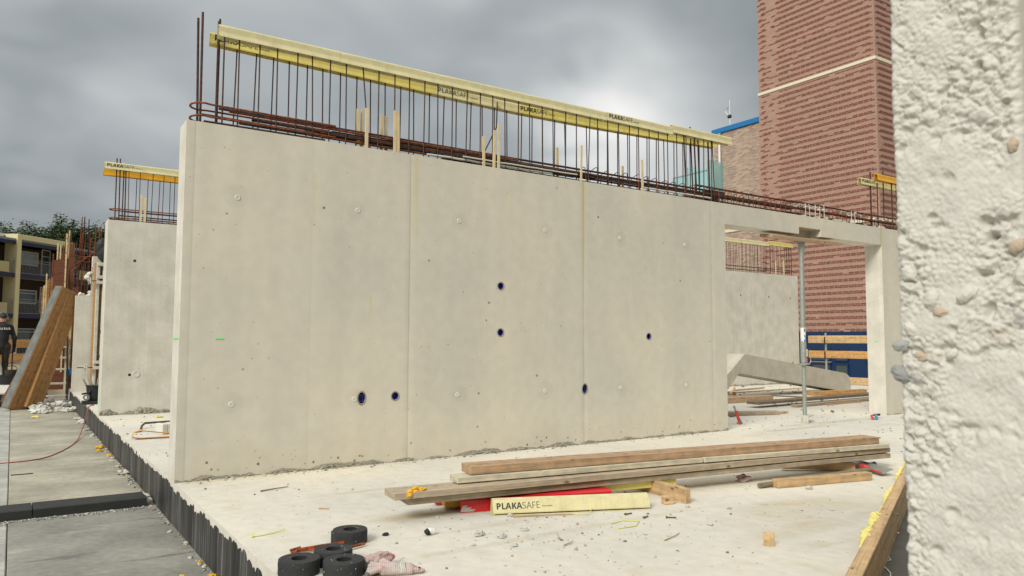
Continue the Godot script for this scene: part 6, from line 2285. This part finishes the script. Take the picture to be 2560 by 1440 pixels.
	g.lathe(Transform3D(), [Vector2(0, 0.0), Vector2(0.10, 0.0), Vector2(0.125, 0.22), Vector2(0.135, 0.22), Vector2(0.135, 0.235), Vector2(0.118, 0.235), Vector2(0.095, 0.02), Vector2(0, 0.02)], 22)
	part("shell", g, M.black, o)
	for k in 6:
		g = Geo.new()
		g.tube([Vector3(0.03 * (k - 3) * 0.6, 0.1, 0.02 * (k % 3)), Vector3(0.05 * (k - 3) - 0.02, 0.33 + 0.03 * (k % 2), 0.02)], 0.012, 6)
		part("stick", g, M.form_steel if k % 2 else M.galv, o)
	g = Geo.new()
	g.boxat(Vector3(0, 0.025, 0), Vector3(0.30, 0.05, 0.22), 0.008)
	single("rubber_mat", "thick black rubber pad under the bucket with the pale sticks", "pad", g, M.rubber_black, at(0.09, 0, -7.42))
	o = thing("clamp", "dark steel clamp leaning against the bucket with the pale sticks", "clamp", at(0.0, 0.05, -7.35))
	g = Geo.new()
	g.tube([Vector3(-0.07, 0.11, 0.02), Vector3(0.02, 0.125, 0.0), Vector3(0.05, 0.16, 0)], 0.014, 7)
	part("arm", g, M.dark, o)
	g = Geo.new()
	g.lathe(Transform3D(Basis(Vector3.RIGHT, PI / 2), Vector3(-0.01, 0.06, 0.03)), [Vector2(0.022, -0.02), Vector2(0.045, -0.02), Vector2(0.045, 0.02), Vector2(0.022, 0.02), Vector2(0.022, -0.02)], 14)
	part("ring", g, M.rail_grey, o)
	# between the first two walls
	g = Geo.new()
	var pts := [Vector3(0.245, 0.004, -3.50), Vector3(0.262, 0.035, -3.56), Vector3(0.30, 0.055, -3.62)]
	for k in 5:
		pts.append(Vector3(0.4 + k * 0.15, 0.055, -3.64 - 0.03 * k))
	g.tube(pts, 0.012, 9)
	single("bent_pipe", "grey bent steel pipe lying between the first two walls", "pipe", g, M.bar_grey)
	o = thing("concrete_offcut", "ribbed pale concrete offcut with rusty wire wool, behind the long wall's end", "offcut", at(0.50, 0, -3.0, 0.3))
	g = Geo.new()
	for k in 6:
		g.boxat(Vector3(-0.14 + k * 0.055, 0.055, 0.0), Vector3(0.0535, 0.11 - 0.006 * (k % 2), 0.16), 0.006)
	part("block", g, M.cement_white, o)
	rng.seed = 58
	for k in 16:
		g = Geo.new()
		var c := Vector3(-0.03 + 0.13 * rng.randf(), 0.05 + 0.05 * rng.randf(), 0.09)
		var q := []
		for e in 6:
			q.append(c + Vector3(rng.randfn(0, 0.03), rng.randfn(0, 0.025), rng.randfn(0, 0.012)))
		g.tube(q, 0.003, 5)
		part("wire", g, M.bar_orange, o)
	# ochre strap folded back on itself
	g = Geo.new()
	var rows := []
	var path := [Vector2(0.62, 0.012), Vector2(0.45, 0.012), Vector2(0.25, 0.01), Vector2(0.12, 0.008), Vector2(0.065, 0.016), Vector2(0.05, 0.04), Vector2(0.07, 0.072), Vector2(0.12, 0.082), Vector2(0.22, 0.066), Vector2(0.34, 0.044), Vector2(0.46, 0.03)]
	for i in path.size():
		var row := PackedVector3Array()
		for k in 3:
			row.append(Vector3(path[i].x, path[i].y, -2.66 + 0.03 * k + path[i].x * 0.10 - (0.05 if i > 6 else 0.0) * (i - 6) * 0.4))
		rows.append(row)
	g.sheet(rows)
	var lifted := []
	for r in rows:
		var row := PackedVector3Array()
		for q in r:
			row.append(q + Vector3(0.004, 0.004, 0))
		lifted.append(row)
	g.sheet(lifted, true)
	single("lifting_strap", "ochre webbing strap folded in a loop behind the long wall's end", "strap", g, M.strap)
	for e in [[0.185, -3.25, "dry ochre leaf of foam lying alone between the first two walls"], [0.62, -4.75, "yellow-green scrap lying near the second wall's foot"]]:
		g = Geo.new()
		g.lump(Transform3D(), Vector3(0.05, 0.01, 0.025), 71, 0.6, 5, 8)
		single("foam_scrap", e[2], "scrap", g, M.foam_orange if e[0] < 0.5 else M.string, at(e[0], 0.008, e[1], 0.5))
	# on the dark pavement
	g = Geo.new()
	pts = []
	var way := [Vector3(-2.2, 0.006, -3.60), Vector3(-1.5, 0.006, -3.62), Vector3(-1.03, 0.006, -3.62), Vector3(-0.68, 0.006, -3.74), Vector3(-0.43, 0.006, -4.35), Vector3(-0.25, 0.01, -5.15), Vector3(-0.15, 0.06, -5.9), Vector3(-0.06, 0.17, -6.5), Vector3(-0.005, 0.285, -6.9), Vector3(0.08, 0.286, -7.15)]
	var curve := Curve3D.new()
	for k in way.size():
		var t: Vector3 = ((way[mini(k + 1, way.size() - 1)] as Vector3) - (way[maxi(k - 1, 0)] as Vector3)) / 6.0
		curve.add_point(way[k], -t, t)
	for k in 60:
		var q := curve.sample_baked(curve.get_baked_length() * k / 59.0)
		pts.append(q + Vector3(0, GY, 0))
	g.tube(pts, 0.006, 7)
	single("power_cable", "thin red cable running across the pavement and up onto the slab", "cable", g, M.cable)
	g = Geo.new()
	g.boxat(Vector3(0, 0.003, 0), Vector3(0.175, 0.006, 0.03), 0.001)
	single("flat_bar", "short flat black bar lying on the pavement", "bar", g, M.black, at(-0.845, GY, -2.80, 0.02))
	k_scraps()
	# shuttering and scaffold boards beyond the third wall
	formwork()


func k_scraps() -> void:
	var g: Geo
	var i := 0
	for e in [[-0.08, -4.30, 0.05, "ochre foam scrap at the slab's foot, nearest the cable"], [-0.10, -4.02, 0.045, "ochre foam scrap at the slab's foot, second from the cable"], [-0.05, -3.62, 0.035, "ochre foam scrap at the slab's foot, third from the cable"], [-0.62, -8.6, 0.06, "yellow foam scrap lying out on the pavement before the rubble"], [-0.03, 1.05, 0.02, "ochre chip at the slab's foot near the front"], [-0.16, 1.25, 0.018, "orange chip lying on the front pavement"], [-0.02, 1.33, 0.02, "small ochre flake close to the slab's foot in front"]]:
		g = Geo.new()
		g.lump(Transform3D(), Vector3(e[2], e[2] * 0.35, e[2] * 0.6), 1500 + i, 0.7, 5, 8)
		single("foam_scrap", e[3], "scrap", g, M.foam_orange if i != 3 else M.foam, at(e[0], GY + e[2] * 0.25, e[1], i), "foam scraps by the slab")
		i += 1
	rng.seed = 99
	for k in 11:
		var z: float = [-0.95, -0.9, -1.0, -2.3, -2.7, -3.3, -5.6, -6.3, -7.4, -8.0, -0.82][k]
		var r: float = [0.05, 0.035, 0.03, 0.04, 0.03, 0.03, 0.03, 0.03, 0.05, 0.04, 0.04][k]
		g = Geo.new()
		g.lump(Transform3D(Basis(Vector3.UP, k), Vector3.ZERO), Vector3(r * 1.2, r * 0.6, r), 1600 + k, 0.9, 6, 9)
		single("rubble_stone", ["white rubble stone", "pale rubble stone", "grey-white rubble stone"][k % 3] + " at the slab's foot, " + ["largest at the ramp's end", "second at the ramp's end", "smallest at the ramp's end", "before the flat bar's height", "level with the flat bar", "between flat bar and cable", "beyond the cable's bend", "under the rising cable", "largest toward the rubble heap", "closest to the rubble heap", "wedged against the ramp's end"][k], "stone", g, M.rubble, at(-0.045 - 0.03 * rng.randf(), GY + r * 0.4, z), "rubble along the slab's foot")


func formwork() -> void:
	var grp := "brown shuttering boards beyond the third wall"
	var k := 0
	# upright sheets, stepping down away from the wall
	for e in [[-0.02, 0.10, -0.1, 2.05, -11.6, "ply_rust0", "rust-brown shuttering sheet right against the third wall"], [-0.33, -0.06, -0.05, 2.66, -12.3, "ply_rust1", "tall rust-brown shuttering sheet behind the ladder"], [-0.36, -0.19, 0.3, 2.50, -12.6, "ply_brown0", "slanting-topped orange-brown shuttering sheet"], [-0.50, -0.36, 0.4, 2.30, -12.9, "ply_brown1", "orange-brown shuttering sheet, last toward the flats"], [-0.10, 0.06, 1.9, 3.05, -12.8, "ply_rust2", "upper rust-brown sheet carrying the bars"]]:
		var g := Geo.new()
		var poly := PackedVector2Array([Vector2(e[0], e[2]), Vector2(e[1], e[2]), Vector2(e[1], e[3]), Vector2(e[0], e[3] - (0.28 if k in [2, 3] else 0.06))])
		g.prism(Transform3D(Basis(), Vector3(0, 0, e[4])), poly, -0.022, 0.0)
		single("shuttering_sheet", e[6], "shuttering", g, M[e[5]], Transform3D(), grp)
		k += 1
	k = 0
	for e in [[-0.265, 2.97, -12.4, "pale stud, left of the pair behind the beams' heads"], [-0.215, 2.95, -12.4, "pale stud, right of the pair behind the beams' heads"], [-0.115, 3.17, -12.3, "tallest pale stud, left of the pair by the bars"], [-0.07, 3.25, -12.35, "leaning pale stud, right of the pair by the bars"], [-0.46, 2.1, -12.8, "low pale stud at the end of the shuttering"], [-0.425, 2.35, -12.8, "second low pale stud near the end of the shuttering"], [-0.02, 1.35, -11.5, "pale stud low down against the rust-brown sheet"]]:
		var g := Geo.new()
		g.box(along(Vector3(e[0] - (0.03 if k == 3 else 0.0), 0.3, e[2]), Vector3(e[0], e[1], e[2]), Vector3(0, 0, 1)), Vector3(e[1] - 0.3, 0.03, 0.026), 0.002)
		single("pale_stud", e[3], "stud", g, M["lath" + str(k % 3)], Transform3D(), "pale studs in the brown shuttering")
		k += 1
	# bundle of starter bars standing in it
	var o := thing("rebar_bundle", "cluster of tall rusty bars rising from the brown shuttering beyond the third wall", "rebar")
	rng.seed = 15
	for e in [[-0.085, 3.25], [-0.06, 3.1], [-0.015, 3.30], [-0.01, 3.05], [0.15, 3.62], [0.165, 3.3], [0.22, 3.62], [0.235, 3.2], [0.34, 3.58], [0.33, 3.3], [0.36, 3.2], [0.10, 3.05], [0.44, 3.40], [0.50, 3.45], [0.56, 3.35], [-0.32, 2.78], [-0.30, 2.7], [-0.12, 3.0]]:
		var g := Geo.new()
		g.tube([Vector3(e[0] - 0.03, 1.6, -12.7 - rng.randf() * 0.3), Vector3(e[0] + rng.randfn(0, 0.02), e[1], -12.7 - rng.randf() * 0.3)], 0.0105, 7)
		part("bar", g, [M.bar_dark, M.bar_rust, M.bar_orange][rng.randi() % 3], o)
	for e in [[Vector3(0.0, 2.4, -12.7), Vector3(0.45, 2.9, -12.8)], [Vector3(0.05, 2.62, -12.7), Vector3(0.5, 2.66, -12.8)], [Vector3(0.0, 2.5, -12.6), Vector3(0.3, 2.75, -12.7)], [Vector3(0.1, 2.72, -12.7), Vector3(0.6, 2.80, -12.8)]]:
		var g := Geo.new()
		g.tube([e[0], e[1]], 0.0105, 7)
		part("bar", g, M.bar_rust, o)
	# guard rail beside the worker
	o = thing("guard_rail", "low timber barrier of two planks between the worker and the apartment building", "guard rail")
	for e in [[0.74, 0.96, "ply_brown0"], [0.36, 0.58, "ply_brown1"]]:
		var a := Vector3(-1.6, (e[0] + e[1]) * 0.5, -18.0)
		var b := Vector3(0.4, (e[0] + e[1]) * 0.5, -18.4)
		var g := Geo.new()
		g.box(Transform3D(), Vector3(a.distance_to(b), e[1] - e[0], 0.03), 0.003)
		part("rail_plank", g, M[e[2]], o, along(a, b))
	for x in [-1.2, -0.55, 0.2]:
		var g := Geo.new()
		g.span(Vector3(x, -0.1, -18.28), Vector3(x + 0.05, 1.0, -18.23), 0.003)
		part("post", g, M.galv, o)
	# low pieces lying on the far slab, seen between the ladder's treads
	for e in [[Vector3(-0.35, 0.01, -13.3), Vector3(0.22, 0.05, 0.16), "red_soft", "flat orange-red bag lying on the far slab behind the ladder"], [Vector3(-0.12, 0.0, -13.4), Vector3(0.10, 0.04, 0.10), "blue_soft", "small blue pouch lying on the far slab behind the ladder"]]:
		var g := Geo.new()
		g.lump(Transform3D(Basis(), e[0]), e[1], 33, 0.3, 7, 12)
		single("tool_pouch", e[3], "pouch", g, M[e[2]])


# the worker seen from behind, walking past with a bar in hand
func worker() -> void:
	var o := thing("person", "worker in black with ear defenders seen from behind, holding a bar", "person", Transform3D(Basis(Vector3.UP, 0.15), Vector3(-1.17, -0.05, -15.0)))
	# local: faces -z, feet at y 0, height 1.60 to the crown (knees a little bent)
	var g := Geo.new()
	var s := 0.93
	var bones := []
	for b in [[Vector3(0, 0.93, 0), Vector3(0, 1.12, 0.01), 0.135, 0.125], [Vector3(0, 1.12, 0.01), Vector3(0, 1.36, 0.0), 0.135, 0.15], [Vector3(-0.13, 1.40, 0.0), Vector3(0.13, 1.40, 0.0), 0.075, 0.075],
			[Vector3(-0.17, 1.39, 0.0), Vector3(-0.25, 1.13, 0.02), 0.062, 0.050], [Vector3(-0.25, 1.13, 0.02), Vector3(-0.24, 0.90, -0.1), 0.048, 0.038],
			[Vector3(0.17, 1.39, 0.0), Vector3(0.255, 1.13, 0.03), 0.062, 0.050], [Vector3(0.255, 1.13, 0.03), Vector3(0.27, 0.88, -0.05), 0.048, 0.038],
			[Vector3(0, 1.40, 0.0), Vector3(0, 1.50, -0.02), 0.058, 0.052]]:
		bones.append([b[0] * s, b[1] * s, b[2] * s, b[3] * s])
	body(g, bones, 0.022, 0.05)
	part("jacket", g, M.cloth_black, o)
	g = Geo.new()
	bones = []
	for b in [[Vector3(-0.07, 0.92, 0), Vector3(0.07, 0.92, 0), 0.125, 0.125], [Vector3(-0.09, 0.88, 0), Vector3(-0.11, 0.48, -0.02), 0.095, 0.066], [Vector3(-0.11, 0.48, -0.02), Vector3(-0.12, 0.10, 0.08), 0.064, 0.048], [Vector3(0.09, 0.88, 0), Vector3(0.10, 0.48, -0.10), 0.095, 0.066], [Vector3(0.10, 0.48, -0.10), Vector3(0.11, 0.10, -0.06), 0.064, 0.048],
			[Vector3(-0.12, 0.06, 0.09), Vector3(-0.12, 0.045, -0.09), 0.048, 0.042], [Vector3(0.11, 0.06, -0.04), Vector3(0.11, 0.045, -0.22), 0.048, 0.042]]:
		bones.append([b[0] * s, b[1] * s, b[2] * s, b[3] * s])
	body(g, bones, 0.022, 0.04)
	part("trousers", g, M.cloth_dark, o)
	g = Geo.new()
	bones = []
	for b in [[Vector3(0, 1.46, -0.02), Vector3(0, 1.55, -0.025), 0.052, 0.058], [Vector3(0, 1.60, -0.03), Vector3(0, 1.63, -0.025), 0.085, 0.09], [Vector3(0, 1.55, -0.07), Vector3(0, 1.56, -0.085), 0.05, 0.04], [Vector3(0, 1.59, -0.115), Vector3(0, 1.575, -0.128), 0.012, 0.014], [Vector3(-0.086, 1.59, -0.02), Vector3(-0.088, 1.615, -0.015), 0.018, 0.02], [Vector3(0.086, 1.59, -0.02), Vector3(0.088, 1.615, -0.015), 0.018, 0.02]]:
		bones.append([b[0] * s, b[1] * s, b[2] * s, b[3] * s])
	body(g, bones, 0.012, 0.02)
	part("head", g, M.skin, o)
	g = Geo.new()
	body(g, [[Vector3(0, 1.648, -0.01) * s, Vector3(0, 1.662, -0.025) * s, 0.085 * s, 0.088 * s]], 0.012, 0.01)
	part("hair", g, M.dark, o)
	# ear defenders
	g = Geo.new()
	var pts := []
	for k in 13:
		var w := PI * k / 12.0
		pts.append(Vector3(cos(w) * 0.103, 1.60 + sin(w) * 0.158, -0.01) * s)
	g.tube(pts, 0.012, 7)
	for x in [-1.0, 1.0]:
		g.lump(Transform3D(Basis(), Vector3(0.10 * x, 1.595, -0.015) * s), Vector3(0.026, 0.042, 0.034), 5, 0.05, 8, 12)
	part("ear_defenders", g, M.rail_grey, o)
	# hands: palm, four fingers, thumb, closed on what they hold
	for x in [-1.0, 1.0]:
		var wrist: Vector3 = (Vector3(-0.24, 0.90, -0.1) if x < 0 else Vector3(0.27, 0.88, -0.05)) * s
		var hb := [[wrist, wrist + Vector3(0.0, -0.07, -0.015), 0.030, 0.032]]
		for f in 4:
			var z := -0.036 + 0.02 * f
			var k1 := wrist + Vector3(-0.004 * x, -0.085, z)
			var k2 := k1 + Vector3(-0.022 * x, -0.028, 0)
			hb.append([k1, k2, 0.0095, 0.009])
			hb.append([k2, k2 + Vector3(-0.022 * x, 0.014, 0), 0.009, 0.008])
		hb.append([wrist + Vector3(0, -0.03, -0.03), wrist + Vector3(-0.018 * x, -0.065, -0.05), 0.011, 0.010])
		hb.append([wrist + Vector3(-0.018 * x, -0.065, -0.05), wrist + Vector3(-0.03 * x, -0.085, -0.04), 0.010, 0.009])
		g = Geo.new()
		body(g, hb, 0.006, 0.008)
		part("hand", g, M.cloth_dark, o)
	# print on the back of the jacket, too far off to read
	g = Geo.new()
	rng.seed = 3
	for k in 6:
		var x := -0.115 + k * 0.045
		g.box(Transform3D(Basis(Vector3.BACK, rng.randf_range(-0.3, 0.3)), Vector3(x, 1.255 + 0.006 * (k % 2), 0.148 - absf(x) * 0.22)), Vector3(0.026, 0.05, 0.006), 0.002)
		if k % 2:
			g.boxat(Vector3(x + 0.012, 1.245, 0.149 - absf(x) * 0.22), Vector3(0.03, 0.014, 0.006), 0.002)
	part("print", g, M.form_steel, o)
	g = Geo.new()
	g.tube([Vector3(0.0, -0.30, 0), Vector3(0.0, 0.78, 0.0)], 0.014, 8)
	single("steel_bar", "dark steel bar upright in the worker's hand", "bar", g, M.bar_dark, Transform3D(Basis(), Vector3(-0.955, 0.36, -15.1)))
